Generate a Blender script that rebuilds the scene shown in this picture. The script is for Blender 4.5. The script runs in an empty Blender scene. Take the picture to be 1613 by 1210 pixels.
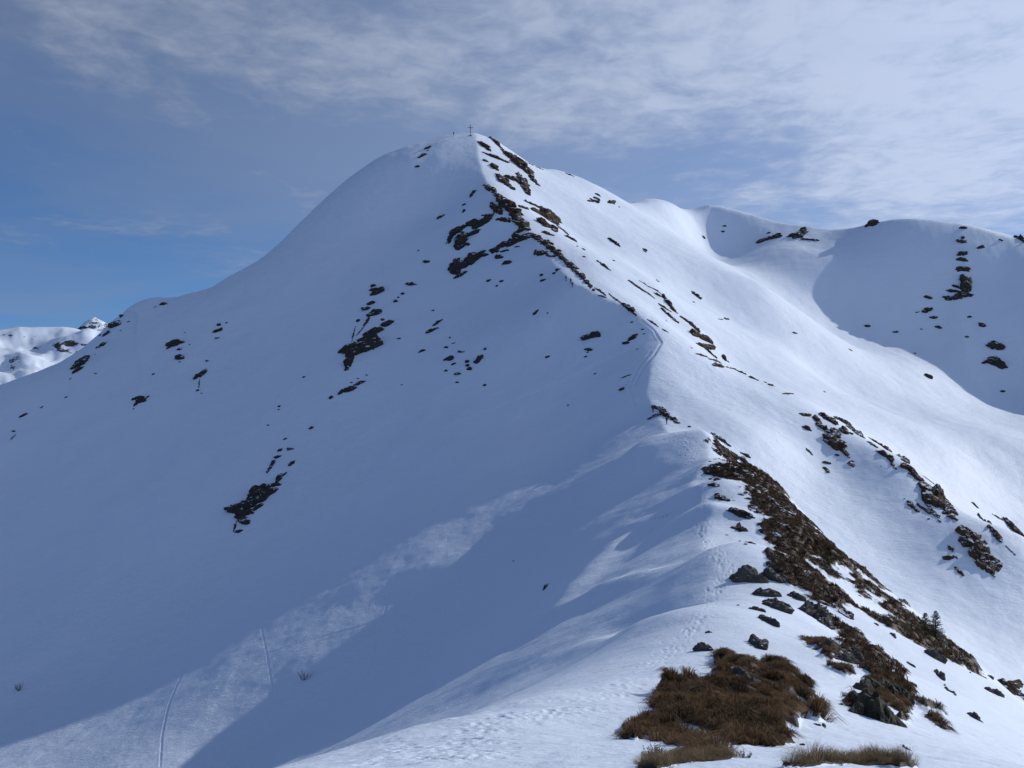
import bpy, bmesh, math, random
import numpy as np
from mathutils import Vector, Matrix, Euler
random.seed(7)
RNG = np.random.default_rng(7)
R = math.radians
scene = bpy.context.scene
COL = scene.collection

# ---------------------------------------------------------------- camera
PW, PH, FPX, HORIZON = 1613.0, 1210.0, 1583.0, 530.0
PITCH = math.atan((PH/2-HORIZON)/FPX)
cam = bpy.data.cameras.new('camera'); cam_ob = bpy.data.objects.new('camera', cam); COL.objects.link(cam_ob)
cam.sensor_width = 36.0; cam.lens = 36.0*FPX/PW; cam.clip_start = 0.1; cam.clip_end = 60000.0
cam_ob.location = (0, 0, 0); cam_ob.rotation_euler = (math.pi/2-PITCH, 0, 0)
scene.camera = cam_ob

# ---------------------------------------------------------------- light
SUN_AZ, SUN_EL = R(60.0), R(27.5)          # azimuth measured from +Y (view) towards +X
sun = bpy.data.lights.new('sun', 'SUN'); sun.energy = 3.1; sun.angle = R(0.5); sun.color = (1.0, 0.95, 0.89)
sun_ob = bpy.data.objects.new('sun', sun); COL.objects.link(sun_ob)
sdir = Vector((math.sin(SUN_AZ)*math.cos(SUN_EL), math.cos(SUN_AZ)*math.cos(SUN_EL), math.sin(SUN_EL)))
sun_ob.rotation_euler = sdir.to_track_quat('Z', 'Y').to_euler(); sun_ob.location = (0, 0, 300)

world = bpy.data.worlds.new('World'); scene.world = world; world.use_nodes = True
wn, wl = world.node_tree.nodes, world.node_tree.links
wn.clear()
def N(tree, typ, **kw):
    n = tree.nodes.new(typ)
    for k, v in kw.items():
        if k.startswith('i_'):
            n.inputs[k[2:].replace('_', ' ')].default_value = v
        else:
            setattr(n, k, v)
    return n
WT = world.node_tree
def wmath(op, a, b=None, c=None, clamp=False):
    n = N(WT, 'ShaderNodeMath', operation=op, use_clamp=clamp)
    for i, v in enumerate((a, b, c)):
        if v is None: continue
        if isinstance(v, (int, float)): n.inputs[i].default_value = v
        else: wl.new(v, n.inputs[i])
    return n.outputs[0]
def wramp(x, lo, hi):
    n = N(WT, 'ShaderNodeMapRange', interpolation_type='SMOOTHSTEP'); wl.new(x, n.inputs['Value'])
    n.inputs['From Min'].default_value = lo; n.inputs['From Max'].default_value = hi
    return n.outputs['Result']
def build_sky():
    out = N(WT, 'ShaderNodeOutputWorld'); bg = N(WT, 'ShaderNodeBackground'); wl.new(bg.outputs[0], out.inputs[0])
    bg.inputs['Strength'].default_value = 0.098
    sky = N(WT, 'ShaderNodeTexSky', sky_type='NISHITA'); sky.sun_disc = False
    sky.sun_elevation = SUN_EL; sky.sun_rotation = SUN_AZ; sky.altitude = 2000; sky.air_density = 1.0; sky.dust_density = 0.0; sky.ozone_density = 3.2
    tc = N(WT, 'ShaderNodeTexCoord'); sep = N(WT, 'ShaderNodeSeparateXYZ'); wl.new(tc.outputs['Generated'], sep.inputs[0])
    dx, dy, dz = sep.outputs
    up = N(WT, 'ShaderNodeCombineXYZ'); wl.new(dx, up.inputs[0]); wl.new(dy, up.inputs[1]); wl.new(wmath('ADD', wmath('MAXIMUM', dz, 0.0), 0.15), up.inputs[2])
    wl.new(up.outputs[0], sky.inputs['Vector'])
    # two cloud sheets, each seen in perspective: a thin veil and a lower rippled layer
    def sheet(off):
        zc = wmath('ADD', wmath('MAXIMUM', dz, 0.0), off)
        c = N(WT, 'ShaderNodeCombineXYZ'); wl.new(wmath('DIVIDE', dx, zc), c.inputs[0]); wl.new(wmath('DIVIDE', dy, zc), c.inputs[1]); return c.outputs[0]
    P1, P2 = sheet(0.09), sheet(0.075)
    def noise(vec, scale, detail, rough, loc, rot=0.0, sx=1.0, sy=1.0, dist=0.0):
        mp = N(WT, 'ShaderNodeMapping'); wl.new(vec, mp.inputs[0])
        mp.inputs['Location'].default_value = loc; mp.inputs['Rotation'].default_value = (0, 0, rot); mp.inputs['Scale'].default_value = (sx, sy, 1)
        n = N(WT, 'ShaderNodeTexNoise'); wl.new(mp.outputs[0], n.inputs['Vector'])
        n.inputs['Scale'].default_value = scale; n.inputs['Detail'].default_value = detail; n.inputs['Roughness'].default_value = rough; n.inputs['Distortion'].default_value = dist
        return n.outputs['Fac']
    veil = wramp(wmath('ADD', noise(P1, 0.45, 6, 0.55, VEIL_LOC, rot=0.7, sy=0.6, dist=0.6), wmath('ADD', wmath('MULTIPLY', dx, 0.16), wmath('MULTIPLY', wmath('MINIMUM', dz, 0.34), 0.85))), 0.31, 0.74)
    big = noise(P2, 0.33, 4, 0.5, BIG_LOC, rot=0.5, sy=0.7, dist=0.5)
    mid = noise(P2, 1.9, 7, 0.58, (0.4, 5.2, 0), rot=0.55, sy=0.6, dist=0.7)
    fine = noise(P2, 9.0, 6, 0.6, (7.4, 2.2, 0), rot=-0.35, sy=0.8, dist=0.4)
    cov = wmath('ADD', wmath('ADD', wmath('MULTIPLY', big, 0.85), wmath('MULTIPLY', mid, 0.62)), wmath('ADD', wmath('MULTIPLY', fine, 0.34), wmath('ADD', wmath('MULTIPLY', dx, 0.34), wmath('MULTIPLY', wmath('MINIMUM', dz, 0.34), 0.40))))
    lumps = wramp(cov, 0.88, 1.22)
    # overhead, behind the field of view, the sheets thin out
    open_ = wmath('SUBTRACT', 1.0, wmath('MULTIPLY', wramp(dz, 0.36, 0.7), 0.7))
    dens = wmath('MULTIPLY', wmath('ADD', wmath('MULTIPLY', veil, 0.46), wmath('MULTIPLY', lumps, 0.55), clamp=True), open_)
    bright = wmath('ADD', wmath('MULTIPLY', wramp(dx, -0.45, 0.6), 3.4), 3.0)
    bright = wmath('ADD', bright, wmath('MULTIPLY', lumps, 0.9))
    cc = N(WT, 'ShaderNodeCombineColor')
    wl.new(wmath('MULTIPLY', bright, 0.90), cc.inputs[0]); wl.new(wmath('MULTIPLY', bright, 1.06), cc.inputs[1]); wl.new(wmath('MULTIPLY', bright, 1.42), cc.inputs[2])
    mix = N(WT, 'ShaderNodeMix', data_type='RGBA'); wl.new(dens, mix.inputs['Factor'])
    tint = N(WT, 'ShaderNodeMix', data_type='RGBA', blend_type='MULTIPLY'); tint.inputs['Factor'].default_value = 1.0; wl.new(sky.outputs[0], tint.inputs['A']); tint.inputs['B'].default_value = (0.74, 0.98, 1.22, 1)
    wl.new(tint.outputs['Result'], mix.inputs['A']); wl.new(cc.outputs[0], mix.inputs['B'])
    wl.new(mix.outputs['Result'], bg.inputs['Color'])
VEIL_LOC, BIG_LOC = (5.0, 3.5, 0), (8.1, 4.7, 0)
build_sky()
vs = scene.view_settings; vs.view_transform = 'Standard'; vs.look = 'None'; vs.exposure = -0.2; vs.gamma = 1.0
scene.cycles.max_bounces = 5; scene.cycles.diffuse_bounces = 3

# ---------------------------------------------------------------- geometry of the place
def ray(u, v):
    cp, sp = math.cos(PITCH), math.sin(PITCH)
    a, b = (u-PW/2)/FPX, (PH/2-v)/FPX
    r = np.array([a, cp+b*sp, -sp+b*cp])
    return r/r[1]
def P(u, v, d):
    return ray(u, v)*d

# survey points (sight line, distance): crest of the ridge, flanks, gully, bowls
CREST = [(1300,1203,10),(1190,1125,20),(1100,1060,33),(1108,960,56),(1118,870,86),(1110,760,135),(1112,690,182),(1062,678,212),(1038,652,238),
         (1018,620,250),(1028,570,262),(1046,535,273),(995,487,288),(905,443,305),(852,385,336),(800,325,372),(768,290,400),(754,250,430),(748,210,462)]
SURV = CREST + [
 # camera knoll, near snow
 (490,1215,11.5),(710,1131,20),(850,1096,27),(960,1076,31),(800,1205,11),(1000,1150,18),(1150,1195,10.5),(1600,1205,18),
 # left skyline
 (712,210,466),(660,226,462),(600,246,452),(520,305,432),(450,368,412),(390,423,400),(360,434,398),(335,449,393),(345,450,415),(400,430,420),(295,465,394),(235,468,402),(190,488,401),(168,512,388),(150,538,380),(135,552,376),(100,570,374),(65,584,372),(30,597,370),(0,606,368),(-80,640,360),
 (180,540,408),(120,590,402),(60,610,396),(210,500,416),(20,625,392),(260,490,416),(300,482,414),
 # main left face
 (650,350,396),(560,420,372),(450,520,343),(330,600,327),(200,640,328),(100,720,313),(560,560,314),(700,480,333),(820,450,323),(760,390,357),(700,330,400),(760,300,396),
 (600,680,275),(450,700,282),(300,800,269),(150,900,258),(0,900,269),(750,620,277),(860,560,284),(500,850,242),(350,930,237),(150,1050,226),(0,1100,222),(650,800,237),(780,720,245),(900,640,260),(960,560,274),(0,750,313),
 # gully
 (930,700,239),(870,755,228),(800,810,217),(720,870,208),(640,930,199),(690,875,207),(480,1020,190),(300,1110,184),(100,1200,178),(-100,1260,174),
 # near ridge, left flank
 (1000,780,170),(900,900,139),(1000,700,217),(866,988,101),(760,1090,82),(800,1050,86),(830,1017,93),(740,1050,116),(830,985,118),(790,1015,118),(800,900,170),(700,1000,165),(640,1110,130),(520,1120,160),(400,1170,165),(1000,1000,72),(1000,900,100),(960,1050,45),(880,1060,55),(800,1105,62),(1050,820,135),(1060,900,90),
 # near ridge, right flank (brown bands)
 (1250,1150,19),(1050,1110,26),(1200,1060,34),(1290,1130,26),(1400,1150,27),(1350,1050,46),(1450,1100,45),(1500,1160,33),(1560,1120,55),(1600,1100,70),
 (1200,940,64),(1250,1000,53),(1150,850,90),(1250,880,88),(1320,960,74),(1400,1050,62),(1170,760,136),(1220,820,115),(1300,900,105),(1380,960,92),(1470,1030,80),(1530,1050,92),(1480,990,108),
 (1400,935,120),(1330,868,132),(1270,815,142),(1200,745,160),(1128,685,186),
 # far side of the crest: saddle bowl and rib
 (1100,600,262),(1120,660,236),(1200,690,232),(1250,750,226),(1330,820,212),(1400,870,202),(1500,950,184),(1600,1030,172),(1090,540,284),(1160,620,262),
 (1000,440,330),(1050,490,316),(1100,530,306),(1130,570,296),(1200,602,286),(1250,622,280),(1300,660,262),(1370,700,246),(1500,805,216),(1570,885,196),(1450,740,236),(1613,840,206),
 (1300,740,236),(1400,800,220),
 # right side of the summit ridge and big bowl
 (790,240,450),(850,300,424),(900,370,392),(950,400,372),(1000,400,398),(900,320,430),(1000,350,460),(1100,450,400),(1150,510,375),(1250,560,360),(1200,450,420),(1300,520,420),(1300,600,360),(1400,640,360),
 (1500,720,300),(1600,800,290),(1613,700,330),(1613,900,262),(1613,960,236),(1560,760,300),
 # right-hand skyline
 (785,222,464),(840,262,474),(885,268,500),(940,299,520),(1000,319,548),(1035,319,563),(1060,317,575),(1085,317,587),(1118,316,600),(1160,330,598),(1205,345,592),(1250,353,585),(1310,363,570),(1345,360,560),(1372,352,552),(1420,346,546),(1500,350,536),(1560,365,526),(1613,378,520),(1720,400,505),
 (1090,345,594),(1100,372,582),(1150,385,577),(1121,398,571),(1110,412,540),(1140,415,525),(1200,392,553),(1300,390,545),(1250,397,535),
 (1330,415,522),(1330,485,496),(1420,414,514),(1420,480,492),(1420,520,480),(1500,413,510),(1500,475,490),(1500,540,468),(1580,407,510),(1580,530,466),(1580,620,440),(1850,430,490),
 (1330,540,455),(1430,570,440),(1530,650,400),
]
pts = [P(*s) for s in SURV]
HID = [  # ground that the sight lines do not reach
 (0,0,-1.75),(0,-12,-2.6),(8,2,-2.6),(-6,4,-3.4),(20,0,-9),(-25,0,-14),(-14,14,-10),(-9,24,-13),(-30,40,-32),(-60,60,-55),(-22,70,-36),(-50,100,-58),(0,-80,-20),(90,0,-60),(-90,0,-70),(-60,130,-68),
 (40,30,-26),(60,60,-46),(57,95,-42),(62,120,-47),(60,150,-46),(52,180,-38),(48,205,-31),(85,110,-62),(110,150,-68),(140,180,-74),(120,80,-80),(180,250,-72),(230,200,-90),(260,330,-50),
 (-30,520,60),(-80,520,45),(-140,480,4),(-200,470,-10),(-240,430,-30),(-260,350,-55),(-240,280,-75),(-220,220,-95),(-190,150,-105),(20,560,45),(80,660,40),(140,690,42),(210,660,30),(280,620,20),(340,540,20),(330,440,5),(400,300,-60),
 (-300,500,-80),(-350,250,-120),(0,750,-30),(250,800,-40),(450,600,-40),(500,300,-90),(300,60,-120),(-400,0,-150),(0,-300,-110),(-100,800,-90),
]
pts += [np.array(h, float) for h in HID]
PT = np.array(pts)
def seg_dist(x, y, poly):
    """distance in plan to a polyline and position along it (0..n-1)"""
    best = np.full(x.shape, 1e9); tt = np.zeros(x.shape)
    for i in range(len(poly)-1):
        ax, ay = poly[i][:2]; bx, by = poly[i+1][:2]
        L2 = (bx-ax)**2+(by-ay)**2+1e-9
        t = np.clip(((x-ax)*(bx-ax)+(y-ay)*(by-ay))/L2, 0, 1)
        d = np.hypot(x-ax-t*(bx-ax), y-ay-t*(by-ay))
        m = d < best; best = np.where(m, d, best); tt = np.where(m, i+t, tt)
    return best, tt
def cusp_line(spec):   # list of (u,v,d,amp,width)
    return [P(u, v, d) for u, v, d, a, w in spec], [s[3] for s in spec], [s[4] for s in spec]
CUSPS = [
 cusp_line([(1108,960,56,0,2.5),(1118,870,86,.3,2.8),(1106,840,104,.6,3),(1122,803,120,.8,3),(1094,783,137,.9,3.5),(1086,750,152,.9,3.5),(1117,722,166,1.1,4),(1114,690,182,1.3,4.5),(1062,678,212,1.4,5),(1038,652,238,1.5,6),(1018,620,250,2.2,7.5),(1028,570,262,2.4,9),(1046,535,273,2.2,10),(995,487,288,3,12),(905,443,305,3.5,14),(852,385,336,4,15),(800,325,372,4.5,16),(768,290,400,4.5,16),(754,250,430,4,16),(748,210,462,3,16)]),
 cusp_line([(785,222,464,2,14),(840,262,474,2,14),(885,268,500,3,16),(940,295,520,3,18),(1000,318,548,3.5,16),(1060,321,575,3,14),(1118,318,600,6,13),(1205,345,592,4.5,14),(1310,363,570,2,18),(1372,352,552,4.5,13),(1420,346,546,4.5,16),(1500,350,536,3,20),(1560,365,526,3,18),(1613,378,520,3,18)]),
 cusp_line([(600,246,452,0,18),(450,368,412,1,18),(390,421,400,3,18),(360,432,398,2.5,18),(335,446,393,1,18),(295,462,394,3,18),(235,466,402,4,20),(190,484,401,3,18),(168,512,390,1,18),(100,568,374,0,18)]),
 cusp_line([(1515,365,532,0,14),(1519,430,508,1.2,14),(1510,480,486,2.2,13),(1530,540,446,2.2,12),(1568,575,424,0,12)]),
]
# wind ribs on the shaded flank of the near ridge and rolls in the snow: smooth additive ridges
RIBS = [cusp_line(l) for l in [
 [(1085,690,212,.5,4),(1045,720,203,1.6,5.5),(1000,765,186,2.0,6.5),(955,815,176,0,7)],
 [(1112,720,160,-.2,4),(1080,760,155,-1.0,6),(1030,800,150,-.7,7),(970,850,140,-1.2,7),(920,930,125,-.4,7)],
 [(1150,793,118,.7,2.5),(1100,812,122,1.1,3.2),(1060,826,126,.6,3),(1010,850,132,0,3)],
 [(1060,806,142,0,6),(1010,815,141,1.2,6.5),(962,838,136,2.3,5),(920,885,125,2.0,4.5),(893,935,117,1.5,3.5),(866,978,109,.4,2.5)],
 [(1120,850,92,-.4,3),(1080,880,96,-1.0,4),(1020,905,100,-1.1,4),(960,930,106,-.7,4)],
 [(1075,905,86,.2,3),(1010,925,96,1.1,3.5),(950,950,103,1.2,3.5),(866,982,109,.3,2.5)],
 [(1090,945,66,-.3,2.5),(1040,965,72,-.8,3),(990,995,78,-.6,3)],
 [(1080,985,54,.1,2.5),(1010,1010,66,.6,2.6),(950,1030,74,.6,2.6),(900,1045,78,.2,2.5)],
 [(1035,655,238,.4,5),(980,680,236,1.0,6),(920,715,233,.8,7),(860,760,228,0,7)],
 [(1300,656,262,.3,7),(1370,700,246,.6,8),(1500,805,216,.6,8),(1570,885,196,.3,7)],
 [(1085,525,312,.8,7),(1130,570,296,1.8,8),(1200,602,286,1.6,8),(1250,622,280,.8,7)],
 [(900,350,420,0,8),(960,420,385,1.5,10),(1050,490,330,1.2,8)],
]]
def cusps(x, y):
    h = np.zeros(x.shape)
    for poly, amp, wid in CUSPS:
        d, t = seg_dist(x, y, poly)
        k = np.arange(len(poly)); A = np.interp(t, k, amp); W = np.interp(t, k, wid)
        h += A*np.exp(-np.sqrt(d*d+0.25)/W)
    return h
def ribs(x, y):
    h = np.zeros(x.shape)
    for poly, amp, wid in RIBS:
        d, t = seg_dist(x, y, poly)
        k = np.arange(len(poly)); A = np.interp(t, k, amp); W = np.interp(t, k, wid)
        h += A*np.exp(-(d/W)**2)
    return h
RC = np.clip(np.hypot(PT[:,0], PT[:,1])*0.034, 0.9, 40)
def kern(x, y):
    return np.sqrt((x[:,None]-PT[None,:,0])**2+(y[:,None]-PT[None,:,1])**2+RC[None,:]**2)
def fit():
    n = len(PT); A = np.zeros((n+3, n+3)); A[:n,:n] = -kern(PT[:,0], PT[:,1])
    A[:n,n:] = np.c_[np.ones(n), PT[:,0]/100, PT[:,1]/100]; A[n:,:n] = A[:n,n:].T
    lam = np.clip(np.hypot(PT[:,0], PT[:,1])*0.0025, .02, 3.0)
    A[:n,:n] += np.diag(lam)
    b = np.r_[PT[:,2]-cusps(PT[:,0], PT[:,1])-0.5*ribs(PT[:,0], PT[:,1]), 0, 0, 0]
    return np.linalg.solve(A, b)
COEF = fit()
# value noise
_perm = RNG.random((256, 256))
def vnoise(x, y):
    xi, yi = np.floor(x).astype(int), np.floor(y).astype(int); fx, fy = x-xi, y-yi
    fx = fx*fx*fx*(fx*(fx*6-15)+10); fy = fy*fy*fy*(fy*(fy*6-15)+10)
    g = lambda i, j: _perm[i & 255, j & 255]
    return (g(xi,yi)*(1-fx)*(1-fy)+g(xi+1,yi)*fx*(1-fy)+g(xi,yi+1)*(1-fx)*fy+g(xi+1,yi+1)*fx*fy)*2-1
def fbm(x, y, wl0, octv, gain=0.5):
    h = 0; a = 1.0
    for k in range(octv):
        c, s = math.cos(k*1.1+.3), math.sin(k*1.1+.3)
        h = h+a*vnoise((x*c-y*s)/wl0+17.3*k, (x*s+y*c)/wl0+5.1*k); a *= gain; wl0 *= 0.5
    return h
def H0(x, y):
    out = np.empty(x.shape)
    for i in range(0, len(x), 40000):
        a, b = x[i:i+40000], y[i:i+40000]
        out[i:i+40000] = -kern(a, b)@COEF[:len(PT)]+COEF[-3]+COEF[-2]*a/100+COEF[-1]*b/100
    far = np.hypot(x, y)
    k = np.clip((far-700)/900, 0, 1); k = k*k*(3-2*k)
    return (out+cusps(x, y)+ribs(x, y))*(1-k)+k*(-420)
def Hs(x, y):
    """terrain height"""
    x = np.asarray(x, float).ravel(); y = np.asarray(y, float).ravel()
    h = H0(x, y); r = np.hypot(x, y)
    h += fbm(x, y, 34, 3)*0.55*np.clip((r-40)/200, 0, 1)
    h += fbm(x+170, y+90, 11, 3)*0.10*np.clip((r-70)/200, 0, 1)
    h += fbm(x+50, y, 5.0, 3)*0.10*np.clip((r-4)/60, 0.15, 1)
    return h
def hits(uv, dmax=900.0, dmin=4.0):
    """where the sight line of a survey point meets the ground (closest approach if it passes over it before dmax)"""
    res = []
    ds = np.exp(np.linspace(math.log(dmin), math.log(dmax), 700))
    for u, v in uv:
        r = ray(u, v); c = r[2]*ds-Hs(r[0]*ds, r[1]*ds)
        neg = np.where(c < 0)[0]
        if len(neg) and neg[0] > 0:
            i = neg[0]; a, b = ds[i-1], ds[i]; ca, cb = c[i-1], c[i]; d = a+(b-a)*ca/(ca-cb)
        else:
            d = ds[np.argmin(c/ds)]
        res.append(r*d)
    return res
def link(name, verts, faces, mat=None, parent=None, smooth=False):
    me = bpy.data.meshes.new(name); me.from_pydata([tuple(v) for v in verts], [], faces); me.update()
    ob = bpy.data.objects.new(name, me); COL.objects.link(ob)
    if mat: me.materials.append(mat)
    if parent: ob.parent = parent
    if smooth: me.polygons.foreach_set('use_smooth', [True]*len(me.polygons))
    return ob
def grid_mesh(name, V, nr, nc, mat, wrap):
    i, j = np.meshgrid(np.arange(nr-1), np.arange(nc if wrap else nc-1), indexing='ij')
    jn = (j+1) % nc
    F = np.stack([i*nc+j, i*nc+jn, (i+1)*nc+jn, (i+1)*nc+j], -1).reshape(-1, 4)[:, ::-1]
    me = bpy.data.meshes.new(name); me.vertices.add(len(V)); me.vertices.foreach_set('co', V.astype(np.float32).ravel())
    me.loops.add(F.size); me.loops.foreach_set('vertex_index', F.astype(np.int32).ravel())
    me.polygons.add(len(F)); me.polygons.foreach_set('loop_start', np.arange(0, F.size, 4, dtype=np.int32))
    me.polygons.foreach_set('use_smooth', np.ones(len(F), bool)); me.update(calc_edges=True)
    ob = bpy.data.objects.new(name, me); COL.objects.link(ob); me.materials.append(mat); return ob

# ---------------------------------------------------------------- materials
def new_mat(name):
    m = bpy.data.materials.new(name); m.use_nodes = True; nt = m.node_tree
    return m, nt, nt.nodes['Principled BSDF']
class Tree:
    """shorthand for wiring a node tree"""
    def __init__(self, nt): self.t = nt; self.n = nt.nodes; self.l = nt.links
    def put(self, inp, v):
        if isinstance(v, bpy.types.NodeSocket): self.l.new(v, inp)
        else: inp.default_value = v
    def math(self, op, a, b=None, clamp=False):
        n = self.n.new('ShaderNodeMath'); n.operation = op; n.use_clamp = clamp
        self.put(n.inputs[0], a)
        if b is not None: self.put(n.inputs[1], b)
        return n.outputs[0]
    def step(self, x, lo, hi):
        n = self.n.new('ShaderNodeMapRange'); n.interpolation_type = 'SMOOTHSTEP'; self.put(n.inputs['Value'], x)
        n.inputs['From Min'].default_value = lo; n.inputs['From Max'].default_value = hi
        return n.outputs['Result']
    def pos(self): return self.n.new('ShaderNodeNewGeometry').outputs['Position']
    def obj(self): return self.n.new('ShaderNodeTexCoord').outputs['Object']
    def map(self, v, rot=0.0, scale=(1, 1, 1)):
        n = self.n.new('ShaderNodeMapping'); self.put(n.inputs[0], v); n.inputs['Rotation'].default_value = (0, 0, rot); n.inputs['Scale'].default_value = scale
        return n.outputs[0]
    def noise(self, v, scale, detail=4, rough=0.55, dist=0.0):
        n = self.n.new('ShaderNodeTexNoise'); self.put(n.inputs['Vector'], v)
        n.inputs['Scale'].default_value = scale; n.inputs['Detail'].default_value = detail; n.inputs['Roughness'].default_value = rough; n.inputs['Distortion'].default_value = dist
        return n.outputs['Fac']
    def mix(self, f, a, b):
        n = self.n.new('ShaderNodeMix'); n.data_type = 'RGBA'; self.put(n.inputs['Factor'], f); self.put(n.inputs['A'], a); self.put(n.inputs['B'], b)
        return n.outputs['Result']
    def bump(self, h, dist, strength=1.0, normal=None):
        n = self.n.new('ShaderNodeBump'); self.put(n.inputs['Height'], h); n.inputs['Distance'].default_value = dist; n.inputs['Strength'].default_value = strength
        if normal is not None: self.l.new(normal, n.inputs['Normal'])
        return n.outputs[0]
SNOWC = (0.74, 0.835, 0.955, 1)
def snow_mat():
    m, nt, b = new_mat('snow'); T = Tree(nt); p = T.pos()
    # wind crust: long flutes across the slopes, sastrugi, grains
    flute = T.noise(T.map(p, R(-38), (0.035, 0.16, 0.15)), 1.0, 7, 0.62, 0.9)
    sast = T.noise(T.map(p, R(25), (0.5, 1.6, 1.2)), 1.0, 5, 0.62, 0.6)
    crust = T.noise(p, 0.55, 6, 0.65)
    fine = T.noise(p, 6.0, 4, 0.6)
    patch = T.step(T.noise(p, 0.02, 3, 0.5), 0.40, 0.62)
    n1 = T.bump(flute, 0.55, 0.38)
    n2 = T.bump(T.math('MULTIPLY', sast, T.math('ADD', T.math('MULTIPLY', patch, 0.9), 0.25)), 0.22, 0.8, n1)
    n3 = T.bump(crust, 0.16, 0.7, n2)
    n4 = T.bump(fine, 0.03, 0.8, n3)
    # bare ground where the wind has taken the snow
    at = nt.nodes.new('ShaderNodeAttribute'); at.attribute_name = 'bare'
    edge = T.math('ADD', at.outputs['Fac'], T.math('MULTIPLY', T.math('SUBTRACT', T.noise(p, 4.0, 5, 0.65), 0.5), 0.5))
    bare = T.step(edge, 0.47, 0.53)
    soil = T.mix(T.noise(p, 3.0, 5, 0.65), (0.008, 0.006, 0.005, 1), (0.045, 0.028, 0.017, 1))
    T.put(b.inputs['Base Color'], T.mix(bare, SNOWC, soil))
    b.inputs['Roughness'].default_value = 0.6; b.inputs['Specular IOR Level'].default_value = 0.2
    T.l.new(n4, b.inputs['Normal'])
    return m
SNOW = snow_mat()
def rock_mat(name, dark, light, lichen, brown=0.0, snow=0.0, cover=0.0):
    m, nt, b = new_mat(name); T = Tree(nt); p = T.pos()
    c = T.mix(T.noise(T.map(p, R(20), (1, 1, 2.2)), 1.3, 8, 0.7, 0.5), dark, light)
    c = T.mix(T.math('MULTIPLY', T.step(T.noise(p, 2.3, 6, 0.65), 0.52, 0.66), 0.75), c, lichen)
    if brown:
        c = T.mix(T.step(T.noise(p, 0.9, 5, 0.65), 0.62-brown*0.3, 0.70-brown*0.3), c, (0.085, 0.048, 0.025, 1))
    T.put(b.inputs['Base Color'], c); b.inputs['Roughness'].default_value = 0.85; b.inputs['Specular IOR Level'].default_value = 0.25
    h = T.math('ADD', T.noise(p, 1.7, 8, 0.7), T.math('MULTIPLY', T.noise(T.map(p, R(30), (2, 2, 7)), 2.0, 5, 0.6), 0.6))
    bn = T.bump(h, 0.35, 1.0); T.l.new(bn, b.inputs['Normal'])
    # snow lying on ledges and in cracks
    if snow:
        g = nt.nodes.new('ShaderNodeNewGeometry'); sz = nt.nodes.new('ShaderNodeSeparateXYZ'); T.l.new(g.outputs['Normal'], sz.inputs[0])
        f = T.step(T.math('ADD', T.math('MULTIPLY', sz.outputs[2], 0.55), T.noise(T.map(p, R(25), (1, 1, 1.6)), snow, 6, 0.65)), 1.02-cover, 1.06-cover)
        T.put(b.inputs['Base Color'], T.mix(f, c, SNOWC))
    return m
ROCK = rock_mat('dark_rock', (0.014, 0.013, 0.013, 1), (0.075, 0.066, 0.058, 1), (0.05, 0.05, 0.032, 1), 0, 0.55, 0.0)
HEATH_ROCK = rock_mat('heathy_rock', (0.016, 0.013, 0.011, 1), (0.07, 0.055, 0.044, 1), (0.05, 0.042, 0.025, 1), 0.55, 0.6, 0.0)
SLATE = rock_mat('grey_slate', (0.030, 0.030, 0.032, 1), (0.16, 0.15, 0.14, 1), (0.085, 0.09, 0.055, 1), 0, 2.2, -0.06)
MOSSY = rock_mat('lichen_rock', (0.022, 0.023, 0.018, 1), (0.11, 0.11, 0.08, 1), (0.09, 0.10, 0.045, 1))

# ---------------------------------------------------------------- bare, grassy patches on the near ridge (outlines surveyed on the ground)
def zoomed(x0, y0, k, pts): return [(x0+p[0]/k, y0+p[1]/k)+tuple(p[2:]) for p in pts]
Z3 = lambda pts: zoomed(960, 560, 4.0325, pts)
Z4 = lambda pts: zoomed(1080, 860, 3.026, pts)
Z5 = lambda pts: zoomed(960, 940, 4.0325, pts)
BAND_A = Z3([(650,480),(720,530),(790,575,3),(890,640,3),(930,720,3),(980,800,3),(1055,880,3),(1130,960,3),(1200,1010,3),(1300,1120,3),(1400,1208,3)]) + \
         Z4([(690,0,2),(740,30,2),(760,45),(720,60),(700,90),(650,55),(605,55),(640,130),(720,210),(790,280),(825,345),(820,390),(900,465),(960,540),(1038,612),(1000,632),(960,662),(890,640),(830,560),(790,500),(720,450),(660,370),(620,330),(560,285),(545,230),(520,170),(440,105),(405,10)]) + \
         Z3([(1000,1080),(1010,1010),(930,950),(880,880),(800,830),(720,770),(640,720),(680,690),(745,670),(650,570),(690,560),(740,640),(720,560)])
BAND_B = Z4([(600,0),(700,0,2),(760,40,3),(800,100,3),(880,170,3),(960,230,3),(1030,300,3),(1130,375,3),(1220,440,3),(1260,500,3),(1340,580,2),(1255,550),(1210,530),(1170,490),(1100,470),(1055,440),(990,415),(920,370),(870,322),(950,345),(1010,370),(960,310),(895,235),(850,242),(790,180),(740,110),(720,150),(690,150),(650,90)])
FG_MAIN = Z5([(250,740),(330,610),(420,620),(490,540),(540,570),(640,540),(700,570),(730,620),(770,625),(820,600),(800,565),(720,545),(660,500),(670,470),(760,500),(790,470),(700,420),(650,365),(740,360),(800,390),(860,430),(940,480),(990,490),(1020,530),(1012,440),(1022,395),(1090,410),(1150,490),(1185,500),(1150,550),(1240,550),(1290,660),(1390,790),(1330,790),(1220,690),(1170,700),(1215,790),(1215,850),(1120,800),(1190,940),(860,945),(700,900),(560,850),(380,795),(280,760)])
FG_LOW = Z5([(100,830),(220,775),(340,795),(460,870),(600,930),(690,980),(740,1010),(600,1010),(480,965),(330,930),(170,890),(160,915),(120,900)])
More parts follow.
